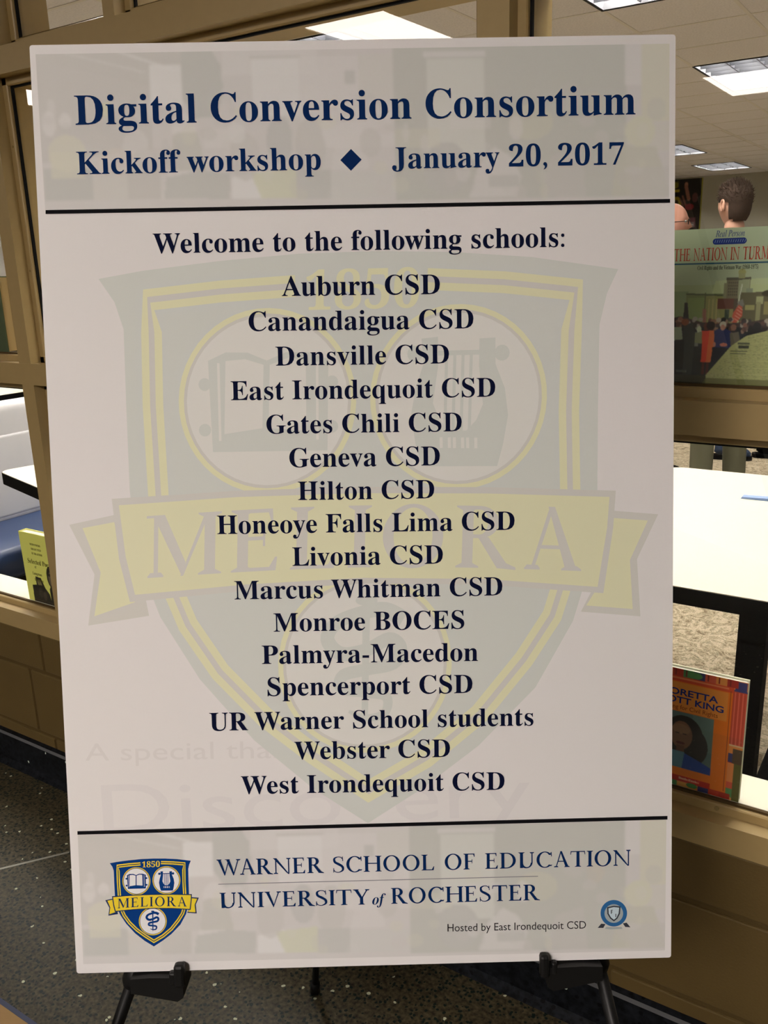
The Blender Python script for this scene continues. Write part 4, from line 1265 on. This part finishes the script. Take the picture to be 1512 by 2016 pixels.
m_.build('lettering', mat('ink_pale', alb(120, 140, 160)), big)
m_ = MB(); m_.box(0.0, BW, -0.0009, -0.0006, BH * (1 - by(521.7)), BH * (1 - by(518.6))); m_.build('printed_rule', mat('ink_slate', alb(40, 66, 74, 1.5)), big)

# orange biography on the sill
OW, OH = 0.170, 0.222
CW, CH = 256, 320
cv = Canvas(CW, CH, (176, 82, 22))
def oc(x, y): return (x * CW, y * CH)
cv.rect(0, 0, CW, CH, (172, 78, 20))
# cloth-like border of blocks
cols = [(132, 40, 26), (186, 96, 44), (60, 96, 52), (120, 34, 24), (42, 40, 66), (196, 110, 56), (150, 60, 40)]
rnd = random.Random(3)
bw = int(0.13 * CW)
for y in range(0, CH, 24): cv.rect(CW - bw, y, CW, y + 24, cols[(y // 24 * 3 + 1) % 7]); cv.rect(0, y, bw, y + 24, cols[(y // 24 * 2) % 7])
cv.rect(CW - bw, 28, CW, 170, (136, 48, 32))
for x in range(CW - bw + 4, CW, 9): cv.rect(x, 30, x + 3, 168, (166, 84, 62), .7)
cv.rect(CW - bw + 4, 2, CW - 2, 28, (44, 42, 70)); cv.rect(CW - bw, 168, CW, 172, (190, 130, 90)); cv.rect(CW - bw + 10, 178, CW, 218, (60, 44, 28)); cv.rect(CW - bw, 218, CW - 12, 270, (170, 92, 46)); cv.rect(CW - 18, 218, CW, CH, (66, 60, 26))
for x in range(0, CW - bw, 26):
    cv.rect(x, 0, x + 26, 20, cols[(x // 26 * 2 + 1) % 7]); cv.rect(x, CH - 16, x + 26, CH, cols[(x // 26 * 3) % 7])
for x in range(6, CW - bw, 26): cv.rect(x, 2, x + 3, 18, (84, 26, 20))
cv.ell(CW * .52, 10, 16, 9, (64, 98, 54)); cv.rect(bw - 4, 20, CW - bw + 2, 34, (150, 52, 28)); cv.rect(bw - 4, 23, CW - bw - 10, 27, (184, 104, 64), .7)
cv.rect(CW - bw - 6, 30, CW - bw - 4, CH - 20, (110, 50, 20)); cv.rect(0, 290, CW * .72, 306, (132, 26, 16)); cv.rect(CW * .42, 295, CW * .62, 300, (190, 110, 80), .7)
cv.ell(CW * .55, 310, 14, 7, (62, 96, 50))
cv.rect(bw + 4, 36, CW - bw - 10, 112, (186, 98, 40), .8)
# portrait
px0, px1, py0, py1 = int(CW * .17), int(CW * .72), 114, 268
cv.rect(px0, py0, px1, py1, (60, 72, 66)); cv.rect(int(CW * .52), py0, px1, py1 - 60, (72, 84, 72), .6)
cv.ell(CW * .44, 178, 48, 56, (24, 20, 16)); cv.ell(CW * .52, 200, 40, 52, (24, 20, 16)); cv.rect(int(CW * .27), 180, int(CW * .33), 250, (22, 18, 16))
cv.ell(CW * .42, 176, 27, 38, (84, 56, 38)); cv.ell(CW * .415, 160, 22, 14, (98, 68, 46)); cv.ell(CW * .415, 198, 11, 4, (58, 26, 20)); cv.ell(CW * .38, 172, 5, 2, (30, 18, 14)); cv.ell(CW * .45, 172, 5, 2, (30, 18, 14))
cv.rect(int(CW * .38), 205, int(CW * .46), 226, (72, 46, 32))
cv.poly([(px0, 268), (px0 + 4, 236), (CW * .34, 222), (CW * .46, 224), (CW * .62, 238), (px1, 248), (px1, 268)], (22, 44, 92)); cv.poly([(CW * .33, 222), (CW * .46, 222), (CW * .44, 268), (CW * .30, 268)], (60, 88, 96))
cv.a[:py0, px0:px1] = cv.a[:py0, px0:px1]
cv.rect(px0, 268, px1, 272, (172, 78, 20))
cv.blur(1)
obk = book('book', (-0.3855, 0.0435, 0.5335), 0.0, math.radians(1.5), OW, OH, 0.013, mat('orange_book_cover', alb(205, 190, 160), rough=0.5), PAGE, cv,
           label='orange book with a woman in blue on its cover, standing on the window sill', k=1.7)
OB = mat('ink_book_blue', alb(34, 40, 84, 1.3))
def wide(body, x0, x1, y, sy):
    """heavy wide sans: doubled outline"""
    g = text_geo(body, off=0.022)
    mb = MB(); place_geo(g, (x0 * OW, (1 - y) * OH), (x1 * OW, (1 - y) * OH), mb, 0, sy)
    mb.v = [(x, -0.0008, z) for x, z, _ in mb.v]; mb.build('lettering', OB, obk)
wide('CORETTA', 0.20, 0.745, 0.215, 0.0165)
wide('SCOTT KING', 0.13, 0.80, 0.283, 0.0165)
bk_text(obk, 'Striving for Civil Rights', OW, OH, 0.20, 0.75, 0.335, mat('ink_brown', alb(110, 50, 24, 1.4)), sy=0.0115)
bk_text(obk, bold('Ruth Turk'), OW, OH, 0.42, 0.60, 0.935, mat('ink_peach', alb(200, 140, 110, 1.3)), sy=0.006)

# yellow poetry paperback at the left
YW, YH = 0.135, 0.203
CW, CH = 140, 210
cv = Canvas(CW, CH, (196, 186, 76))
blk_ = (22, 18, 14)
cv.ell(118, 122, 19, 33, blk_); cv.ell(118, 128, 13, 22, (76, 62, 48)); cv.rect(100, 112, 136, 120, blk_)
cv.poly([(104, 210), (104, 160), (112, 148), (140, 150), (140, 210)], blk_)
cv.poly([(24, 210), (26, 160), (46, 156), (46, 130), (70, 132), (84, 160), (100, 176), (106, 210)], blk_)
cv.poly([(50, 140), (66, 138), (72, 154), (52, 156)], (94, 82, 48)); cv.ell(78, 186, 8, 14, (56, 44, 34), .7); cv.ell(60, 178, 10, 16, (40, 34, 26), .7)
cv.blur(1)
ybk = book('book', (-2.120, 0.046, 0.5335), 0.0, math.radians(1.0), YW, YH, 0.026, mat('yellow_cover', alb(205, 195, 90, 1.4), rough=0.5), PAGE, cv,
           label='yellow paperback with dark figures, standing on the sill at the left', k=1.5)
YI = mat('ink_dark_olive', alb(70, 62, 22, 1.2))
bk_text(ybk, bold('Selected Poems'), YW, YH, 0.16, 1.00 - 0.02, 0.44, YI, sy=0.020)
bk_text(ybk, 'of', YW, YH, 0.36, 0.42, 0.50, YI, sy=0.012)
bk_text(ybk, bold('Langston'), YW, YH, 0.26, 0.56, 0.60, YI, sy=0.012)
bk_text(ybk, bold('Hughes'), YW, YH, 0.30, 0.58, 0.69, YI, sy=0.012)
for t_, y_, a, b_ in (('WITH POEMS', 0.17, 0.32, 0.66), ('SELECTED', 0.235, 0.34, 0.66), ('BY THE AUTHOR', 0.30, 0.34, 0.68)):
    bk_text(ybk, bold(t_), YW, YH, a, b_, y_, YI, sy=0.0085)

# thick green book on the rail at the far left
cvg = mat('dark_green_cloth', alb(56, 60, 40, 1.5), rough=0.7, noise=(40, 0.15))
gb = book('book', (-2.205, 0.052, 1.2245), 0.0, 0.0, 0.150, 0.190, 0.030, cvg, mat('tan_fore_edge', (0.52, 0.40, 0.20), rough=0.8),
          label='thick dark green book with tan page edges on the rail at the far left')

# ------------------------------------------------------------------ tables
LAM = mat('speckled_laminate', (0.78, 0.73, 0.60), rough=0.32, spec=0.45, noise=(420, 0.10))
BLKE = mat('black_table_edge', (0.002, 0.002, 0.002), rough=0.8, spec=0.03)
def rrect(x0, x1, y0, y1, r, n=6):
    pts = []
    for cx_, cy_, a0 in ((x1 - r, y1 - r, 0), (x0 + r, y1 - r, 90), (x0 + r, y0 + r, 180), (x1 - r, y0 + r, 270)):
        for k in range(n + 1):
            a = math.radians(a0 + 90 * k / n)
            pts.append((cx_ + r * math.cos(a), cy_ + r * math.sin(a)))
    return pts
def table(loc, rz, L_, Wd, label, edge_h=0.030, legs='panel', r=0.07, group=None, top=LAM, edgem=BLKE):
    t = empty('table', loc, rz)
    tp = MB(); tp.use(top).prism(rrect(0, L_, 0, Wd, r), 0.7395, 0.7415, 'z'); tp.build('table_top', None, t)
    ov = 0.005 if edgem is not BLKE else 0.002
    MB().prism(rrect(-ov, L_ + ov, -ov, Wd + ov, r), 0.7395 - edge_h, 0.7410 if ov > 0.003 else 0.7393, 'z').build('edge_band', edgem, t)
    if legs == 'panel':
        for x in (0.34, L_ - 0.34):
            m_ = MB().box(x - 0.026, x + 0.026, 0.06, Wd - 0.06, 0.60, 0.7395 - edge_h)
            m_.box(x - 0.026, x + 0.026, 0.06, 0.115, 0.04, 0.62).box(x - 0.026, x + 0.026, Wd - 0.115, Wd - 0.06, 0.04, 0.62)
            m_.bbox(x - 0.03, x + 0.03, 0.03, Wd - 0.03, 0.0, 0.045, 0.006)
            m_.build('leg', BLKE, t)
    else:
        m_ = MB()
        m_.tube([(L_ / 2, Wd / 2, 0.03), (L_ / 2, Wd / 2, 0.7395 - edge_h)], 0.035, 16)
        m_.tube([(L_ / 2, Wd / 2, 0.0), (L_ / 2, Wd / 2, 0.02), (L_ / 2, Wd / 2, 0.03)], [0.26, 0.25, 0.05], 28)
        m_.build('pedestal', BLKE, t)
    tag(t, label, 'table', group)
    return t
tb = table((-0.765, 0.4475, 0), 0.0, 2.0, 1.08, 'pale speckled table with a thick black edge behind the orange book', edge_h=0.036, legs=None)
for ch in [c for c in tb.children if c.name.startswith('pedestal')]:
    bpy.data.objects.remove(ch)
for x in (0.475, 1.60):
    m_ = MB().box(x - 0.028, x + 0.028, 0.045, 1.03, 0.62, 0.703)
    m_.box(x - 0.028, x + 0.028, 0.045, 0.10, 0.04, 0.63).box(x - 0.028, x + 0.028, 0.98, 1.03, 0.04, 0.63)
    m_.bbox(x - 0.03, x + 0.03, 0.02, 1.06, 0.0, 0.045, 0.006)
    m_.build('leg', BLKE, tb)
table((-2.835, 0.462, 0), math.radians(-14.5), 0.95, 0.75, 'white dark-edged table corner in front of the blue and white booth', edge_h=0.040, legs='pedestal', r=0.045)
table((-5.40, 1.0, 0), 0.0, 0.74, 1.6, 'white dark-edged table beyond the back of the booth', edge_h=0.045, legs='pedestal', r=0.05)
# wooden table corner in the foreground
OAK = mat('oak_laminate', alb(160, 122, 78, 0.62), rough=0.45, noise=(60, 0.12))
NVY = mat('dark_blue_edge', alb(60, 60, 72), rough=0.5)
ft = table((-1.30, -1.86, 0), math.radians(0), 0.72, 0.892, 'wood laminate table with a dark blue edge at the bottom left corner', edge_h=0.03, legs='pedestal', r=0.05, top=OAK, edgem=NVY)

# blue folder lying on the big table
fo = empty('folder', (-0.468, 1.215, 0.7418), math.radians(2))
FB = mat('folder_blue', (0.30, 0.42, 0.72), rough=0.4)
MB().add([(0, 0, 0.0), (0.30, 0, 0.0), (0.30, 0.024, 0.0), (0, 0.024, 0.0), (0.004, 0.0, 0.005), (0.30, -0.002, 0.016), (0.30, 0.024, 0.014), (0.004, 0.024, 0.006)],
         [(0, 3, 2, 1), (4, 5, 6, 7), (0, 1, 5, 4), (1, 2, 6, 5), (2, 3, 7, 6), (3, 0, 4, 7)]).build('cover', FB, fo)
MB().box(0.01, 0.29, 0.004, 0.020, 0.0008, 0.003).build('paper_sheet', PAGE, fo)
tag(fo, 'light blue folder lying on the pale speckled table', 'folder')

# ------------------------------------------------------------------ booth bench
VW = mat('white_vinyl', (0.66, 0.645, 0.66), rough=0.35, spec=0.5)
VB = mat('blue_vinyl', (0.028, 0.052, 0.13), rough=0.35, spec=0.5)
bo = empty('booth_bench', (0, 0, 0)); tag(bo, 'booth bench with white back and blue seat behind the left window', 'bench')
def soft(x0, x1, y0, y1, z0, z1, r, name, m):
    bm = bmesh.new()
    vs = [bm.verts.new((x, y, z)) for z in (z0, z1) for y in (y0, y1) for x in (x0, x1)]
    for f in [(0, 2, 3, 1), (4, 5, 7, 6), (0, 1, 5, 4), (2, 6, 7, 3), (0, 4, 6, 2), (1, 3, 7, 5)]: bm.faces.new([vs[i] for i in f])
    bmesh.ops.bevel(bm, geom=list(bm.edges), offset=r, segments=5, affect='EDGES', profile=0.5)
    me = bpy.data.meshes.new(name); bm.to_mesh(me); bm.free(); me.materials.append(m)
    me.polygons.foreach_set('use_smooth', [True] * len(me.polygons))
    o = bpy.data.objects.new(name, me); COL.objects.link(o); o.parent = bo
    return o
soft(-3.28, -3.19, 0.36, 2.3, 0.43, 0.925, 0.035, 'back_cushion', VW)
soft(-3.22, -3.185, 0.37, 2.29, 0.46, 0.80, 0.015, 'lumbar_panel', VW)
soft(-3.25, -2.80, 0.36, 2.3, 0.33, 0.45, 0.045, 'seat_cushion', VB)
MB().box(-3.27, -2.86, 0.40, 2.27, 0.0, 0.335).build('base', BLKE, bo)

# ------------------------------------------------------------------ white board on the left wall and poster on the far wall
wb = empty('whiteboard', (-9.495, 3.2, 0)); tag(wb, 'brightly lit white board at the far left, seen past the window post', 'whiteboard')
MB().box(0.0, 0.015, 0, 3.4, 1.28, 2.1).build('board_surface', mat('whiteboard_face', (0.88, 0.88, 0.88), rough=0.3), wb)
m_ = MB()
rnd = random.Random(2)
for k in range(26):
    y, z = rnd.uniform(1.2, 2.0), rnd.uniform(1.42, 2.0)
    m_.box(0.0152, 0.016, y, y + rnd.uniform(.02, .09), z, z + 0.02)
mw = m_.build('marker_writing', mat('marker_grey', (0.25, 0.25, 0.27)), wb); mw['kind'] = 'stuff'
MB().box(0.0, 0.03, -0.03, 0.0, 1.25, 2.13).box(0.0, 0.03, 3.4, 3.43, 1.25, 2.13).box(0.0, 0.05, 0, 3.4, 1.25, 1.28).box(0.0, 0.03, 0, 3.4, 2.1, 2.13).build('board_frame', ALU, wb)

wp = empty('wall_poster', (-4.98, 15.14, 1.75)); tag(wp, 'dark poster with yellow lettering and figures on the far wall', 'poster')
CW, CH = 100, 96
cv = Canvas(CW, CH, (20, 14, 10))
cv.a[:] = (18, 13, 10)
X0 = 40
cv.ell(48, 10, 7, 6, (92, 78, 14)); cv.rect(41, 3, 56, 14, (70, 60, 12), .5); cv.rect(40, 18, 58, 23, (122, 98, 14)); cv.ell(52, 46, 11, 16, (104, 86, 14)); cv.ell(52, 44, 5, 8, (32, 24, 10))
cv.ell(70, 11, 4, 6, (112, 70, 52)); cv.line(70, 14, 76, 36, 7, (96, 60, 46)); cv.line(64, 30, 72, 50, 4, (84, 50, 40)); cv.ell(78, 50, 9, 6, (92, 30, 34)); cv.ell(88, 34, 6, 9, (60, 34, 32))
cv.line(60, 36, 66, 48, 3, (76, 46, 38)); cv.ell(58, 82, 12, 22, (84, 40, 34)); cv.rect(70, 70, 92, 88, (66, 34, 38)); cv.rect(74, 78, 90, 88, (86, 74, 72)); cv.line(80, 80, 88, 83, 1.5, (150, 140, 130))
cv.rect(0, 0, 38, 96, (34, 26, 16))
cv.blur(1)
MB().box(0, 0.90, 0, 0.008, 0, 0.88).build('sheet', mat('poster_edge', (0.30, 0.28, 0.05)), wp)
grid_print('poster_print', cv, (0, -0.001, 0.88), (0.88, -0.001, 0.88), (0, -0.001, 0), (0.88, -0.001, 0), vcol_mat('wall_poster_print', 0.5, 0.3), wp, k=1.6)

# ------------------------------------------------------------------ people
def skin_mesh(name, verts, edges, radii, m, parent, sub=2, root=0):
    me = bpy.data.meshes.new(name)
    me.from_pydata(verts, edges, [])
    ob = bpy.data.objects.new(name, me); COL.objects.link(ob)
    sk = ob.modifiers.new('s', 'SKIN'); sk.use_smooth_shade = True
    for i, r in enumerate(radii):
        sv = me.skin_vertices[0].data[i]
        sv.radius = r if hasattr(r, '__len__') else (r, r)
        sv.use_root = (i == root)
    sb = ob.modifiers.new('b', 'SUBSURF'); sb.levels = sub; sb.render_levels = sub
    dg = bpy.context.evaluated_depsgraph_get(); dg.update()
    nm = bpy.data.meshes.new_from_object(ob.evaluated_get(dg))
    bpy.data.objects.remove(ob); bpy.data.meshes.remove(me)
    nm.materials.clear(); nm.materials.append(m)
    nm.polygons.foreach_set('use_smooth', [True] * len(nm.polygons))
    o = bpy.data.objects.new(name, nm); COL.objects.link(o); o.parent = parent
    return o
def head_mesh(name, m, parent, c, s_=1.0, bald=True):
    """head facing +y (local), centre c"""
    bm = bmesh.new()
    bmesh.ops.create_uvsphere(bm, u_segments=40, v_segments=28, radius=1.0)
    for v in bm.verts:
        x, y, z = v.co
        rx, ry, rz = 0.076, 0.097, 0.118
        if z < -0.1:                              # jaw narrows
            t = min(1, (-0.1 - z) / 0.9)
            x *= 1 - 0.28 * t
            y = y * (1 - 0.25 * t) + 0.12 * t
        if z > 0.2 and y < 0: y *= 1.06
        X_, Y_, Z_ = x * rx, y * ry, z * rz
        if y > 0.3:
            # brow, eye sockets, nose, lips, chin
            Y_ += 0.004 * math.exp(-((Z_ - 0.024) / 0.008) ** 2) * math.exp(-(X_ / 0.045) ** 2)
            for sx_ in (-1, 1): Y_ -= 0.010 * math.exp(-((Z_ - 0.006) / 0.011) ** 2 - ((X_ - sx_ * 0.030) / 0.014) ** 2)
            Y_ += 0.026 * math.exp(-((Z_ + 0.028) / 0.013) ** 2 - (X_ / 0.011) ** 2) + 0.012 * math.exp(-((Z_ + 0.008) / 0.02) ** 2 - (X_ / 0.009) ** 2)
            Y_ += 0.006 * math.exp(-((Z_ + 0.060) / 0.009) ** 2 - (X_ / 0.022) ** 2)
            Y_ -= 0.004 * math.exp(-((Z_ + 0.060) / 0.002) ** 2 - (X_ / 0.022) ** 2)
            Y_ += 0.008 * math.exp(-((Z_ + 0.095) / 0.014) ** 2 - (X_ / 0.022) ** 2)
        v.co = (c[0] + X_ * s_, c[1] + Y_ * s_, c[2] + Z_ * s_)
    me = bpy.data.meshes.new(name); bm.to_mesh(me); bm.free(); me.materials.append(m)
    me.polygons.foreach_set('use_smooth', [True] * len(me.polygons))
    o = bpy.data.objects.new(name, me); COL.objects.link(o); o.parent = parent
    return o
def ear(c, sx_, m, parent, s_=1.0):
    b_ = MB()
    pts = []
    for k in range(13):
        a = math.radians(-70 + k * 25)
        pts.append((c[0] + sx_ * 0.006 * s_, c[1] + 0.014 * s_ * math.cos(a) - 0.003, c[2] + (0.031 * math.sin(a)) * s_))
    b_.tube(pts, 0.0055 * s_, 8)
    b_.ell((c[0] + sx_ * 0.001, c[1], c[2] - 0.004), (0.006 * s_, 0.012 * s_, 0.022 * s_), 12, 8)
    return b_.build('ear', m, parent, True)
def person(loc, rz, H_, mats, label, hair=True, headturn=0.0, glasses=False):
    SK, HR, SH, TR, SO = mats
    p = empty('person', loc, rz); tag(p, label, 'person', 'people standing in the room')
    k = H_ / 1.78
    hc = (0, 0.02 * k, 1.66 * k)
    hd = empty('head', (0, 0, 0)); 
    bpy.data.objects.remove(hd)
    h_ = head_mesh('head', SK, p, hc, k)
    for sx_ in (-1, 1): ear((sx_ * 0.077 * k, 0.012 * k, 1.655 * k), sx_, SK, h_, k)
    if hair:
        bm = bmesh.new(); bmesh.ops.create_uvsphere(bm, u_segments=40, v_segments=28, radius=1.0)
        dele = [v for v in bm.verts if v.co.z < -0.72 + 0.9 * max(0, v.co.y + 0.45) or (v.co.y > 0.42 and v.co.z < 0.62) or (abs(v.co.x) > 0.80 and v.co.y > -0.35 and v.co.z < 0.10)]
        bmesh.ops.delete(bm, geom=dele, context='VERTS')
        rr_ = random.Random(5)
        for v in bm.verts:
            x, y, z = v.co
            top = max(0, z)
            g_ = 1.03 + 0.05 * top + rr_.uniform(-0.02, 0.035) * (0.25 + top)
            sq = 1 + 0.20 * (abs(x) * top + abs(y) * top)            # fuller, squarer crown
            v.co = (hc[0] + x * 0.078 * k * g_ * sq, hc[1] + y * 0.102 * k * g_ * sq, hc[2] + z * 0.119 * k * g_)
        me = bpy.data.meshes.new('hair'); bm.to_mesh(me); bm.free(); me.materials.append(HR)
        me.polygons.foreach_set('use_smooth', [True] * len(me.polygons))
        o = bpy.data.objects.new('hair', me); COL.objects.link(o); o.parent = p
        so = o.modifiers.new('t', 'SOLIDIFY'); so.thickness = 0.004
        tf = MB()
        for _ in range(900):
            a = rr_.uniform(0, 2 * math.pi); zz = rr_.uniform(0.05, 1.0)
            q_ = math.sqrt(max(0, 1 - zz * zz)); x, y = q_ * math.cos(a), q_ * math.sin(a)
            if y > 0.42 and zz < 0.62: continue
            if abs(x) > 0.8 and y > -0.35 and zz < 0.2: continue
            sq = 1 + 0.20 * (abs(x) * zz + abs(y) * zz)
            p0 = Vector((hc[0] + x * 0.079 * k * sq, hc[1] + y * 0.103 * k * sq, hc[2] + zz * 0.121 * k * sq))
            dd = (Vector((x, y + 0.5, zz)) + Vector((rr_.uniform(-.5, .5), rr_.uniform(-.5, .5), rr_.uniform(-.3, .5)))).normalized()
            ln = rr_.uniform(0.008, 0.014 + 0.010 * zz) * k
            tf.tube([p0 - dd * 0.004, p0 + dd * ln], [0.0028, 0.0005], 4, False)
        t_o = tf.build('hair_tufts', HR, o); t_o['kind'] = 'stuff'
    else:
        for sx_ in (-1, 1):
            MB().ell((hc[0] + sx_ * 0.030 * k, hc[1] + 0.082 * k, hc[2] + 0.006 * k), (0.012 * k, 0.009 * k, 0.009 * k), 14, 10).build('eye', mat('eye_white', (0.6, 0.58, 0.55), rough=0.2), h_, True)
    if glasses:
        g_ = MB()
        for sx_ in (-1, 1):
            g_.tube([(hc[0] + sx_ * 0.032 * k + 0.022 * math.cos(a), hc[1] + 0.100 * k, hc[2] + 0.004 + 0.016 * math.sin(a)) for a in [i * math.pi / 8 for i in range(17)]], 0.0018, 6, False)
            g_.tube([(hc[0] + sx_ * 0.054 * k, hc[1] + 0.098 * k, hc[2] + 0.006), (hc[0] + sx_ * 0.079 * k, hc[1] + 0.01 * k, hc[2] + 0.004)], 0.0018, 6)
        g_.build('glasses', mat('glasses_black', (0.01, 0.01, 0.01), rough=0.3), p)
    V = lambda *a: tuple(x * k for x in a)
    # neck, torso, arms in one surface
    verts = [V(0, 0, 0.98), V(0, 0, 1.12), V(0, 0, 1.28), V(0, -0.005, 1.40), V(0, -0.005, 1.475)]
    rad = [(0.155 * k, 0.105 * k), (0.145 * k, 0.10 * k), (0.165 * k, 0.115 * k), (0.14 * k, 0.095 * k), (0.065 * k, 0.062 * k)]
    edges = [(0, 1), (1, 2), (2, 3), (3, 4)]
    for sx_ in (-1, 1):
        b_ = len(verts)
        verts += [V(sx_ * 0.17, -0.005, 1.415), V(sx_ * 0.225, -0.01, 1.29), V(sx_ * 0.25, -0.01, 1.12), V(sx_ * 0.255, 0.06, 0.97), V(sx_ * 0.25, 0.10, 0.885)]
        rad += [0.062 * k, 0.054 * k, 0.046 * k, 0.040 * k, 0.036 * k]
        edges += [(3, b_), (b_, b_ + 1), (b_ + 1, b_ + 2), (b_ + 2, b_ + 3), (b_ + 3, b_ + 4)]
    skin_mesh('shirt', verts, edges, rad, SH, p)
    skin_mesh('neck', [V(0, 0.0, 1.44), V(0, 0.005, 1.52), V(0, 0.012, 1.60)], [(0, 1), (1, 2)], [0.06 * k, 0.056 * k, 0.058 * k], SK, p)
    for sx_ in (-1, 1):
        w0 = Vector(V(sx_ * 0.25, 0.095, 0.895)); w1 = Vector(V(sx_ * 0.245, 0.13, 0.80))
        vs = [tuple(w0), tuple(w0.lerp(w1, 0.5)), tuple(w1)]; ed = [(0, 1), (1, 2)]; ra = [0.027 * k, (0.022 * k, 0.034 * k), (0.018 * k, 0.036 * k)]
        for f in range(4):
            q = w1 + Vector((0, -0.030 + 0.020 * f, 0)) * k
            ln = (0.068, 0.080, 0.084, 0.070)[f] * k
            b_ = len(vs)
            vs += [tuple(q + Vector((0, 0.002, -0.25 * ln))), tuple(q + Vector((-sx_ * 0.006, 0.010, -0.65 * ln))), tuple(q + Vector((-sx_ * 0.018, 0.014, -ln)))]
            ed += [(2, b_), (b_, b_ + 1), (b_ + 1, b_ + 2)]; ra += [0.009 * k, 0.0085 * k, 0.007 * k]
        b_ = len(vs)
        q = w0.lerp(w1, 0.35)
        vs += [tuple(q + Vector((0, 0.034, -0.02)) * k), tuple(q + Vector((-sx_ * 0.01, 0.046, -0.055)) * k)]
        ed += [(1, b_), (b_, b_ + 1)]; ra += [0.011 * k, 0.009 * k]
        skin_mesh('hand', vs, ed, ra, SK, p)
    # trousers
    verts = [V(0, 0, 1.0), V(0, 0, 0.90)]; rad = [(0.158 * k, 0.11 * k), (0.16 * k, 0.115 * k)]; edges = [(0, 1)]
    for sx_ in (-1, 1):
        b_ = len(verts)
        verts += [V(sx_ * 0.095, 0, 0.80), V(sx_ * 0.105, 0.015, 0.50), V(sx_ * 0.11, 0, 0.30), V(sx_ * 0.115, -0.01, 0.075)]
        rad += [0.095 * k, 0.072 * k, 0.071 * k, 0.068 * k]
        edges += [(1, b_), (b_, b_ + 1), (b_ + 1, b_ + 2), (b_ + 2, b_ + 3)]
    skin_mesh('trousers', verts, edges, rad, TR, p, root=0)
    for sx_ in (-1, 1): shoe_mb((sx_ * 0.12 * k, -0.07 * k), k).build('shoe', SO, p, True)
    return p
def shoe_mb(c, k=1.0):
    m_ = MB()
    m_.tube([(c[0], c[1], 0.045 * k), (c[0], c[1] + 0.04 * k, 0.048 * k), (c[0], c[1] + 0.12 * k, 0.046 * k), (c[0], c[1] + 0.20 * k, 0.036 * k), (c[0], c[1] + 0.235 * k, 0.03 * k)],
            [0.034 * k, 0.042 * k, 0.043 * k, 0.034 * k, 0.016 * k], 14)
    return m_
SKN = mat('skin_fair', (0.62, 0.36, 0.26), rough=0.45)
SKN2 = mat('skin_rosy', (0.58, 0.30, 0.22), rough=0.40)
HAIR = mat('hair_brown', (0.05, 0.031, 0.022), rough=0.85, noise=(60, 0.5), bump=(400, 0.6))
TROU = mat('olive_khaki_cloth', (0.085, 0.082, 0.050), rough=0.9, noise=(6, 0.4))
person((-1.115, 3.93, 0), math.radians(48), 1.775, (SKN, HAIR, mat('shirt_grey', (0.25, 0.26, 0.28), rough=0.9), TROU, BLKE),
       'man with short brown hair and khaki trousers, seen from behind above the green book')
person((-1.565, 4.25, 0), math.radians(-80), 1.70, (SKN2, HAIR, mat('shirt_blue', (0.10, 0.14, 0.25), rough=0.9), mat('dark_trousers', (0.02, 0.02, 0.03), rough=0.9), BLKE),
       'bald man with dark glasses facing right, half hidden behind the poster', hair=False, glasses=True)
# shoes standing on the carpet beyond the table
def sneaker(loc, rz, m, label):
    s_ = empty('shoe', loc, rz)
    b_ = MB()
    b_.tube([(0.00, 0, 0.075), (0.03, 0, 0.072), (0.09, 0, 0.066), (0.16, 0, 0.050), (0.21, 0, 0.040), (0.24, 0, 0.034)], [0.030, 0.042, 0.046, 0.042, 0.035, 0.014], 16)
    b_.build('upper', m, s_, True)
    MB().prism(rrect(-0.03, 0.25, -0.045, 0.045, 0.04), 0.0, 0.028, 'z').build('sole', BLKE, s_)
    tag(s_, label, 'shoe')
sneaker((-1.37, 5.02, 0), math.radians(8), mat('navy_shoe', (0.02, 0.035, 0.07), rough=0.5, noise=(30, 0.5)), 'navy blue shoe on the carpet beyond the table, left one')
sneaker((-1.12, 5.18, 0), math.radians(8), BLKE, 'black shoe on the carpet at the right edge, right of the navy one')
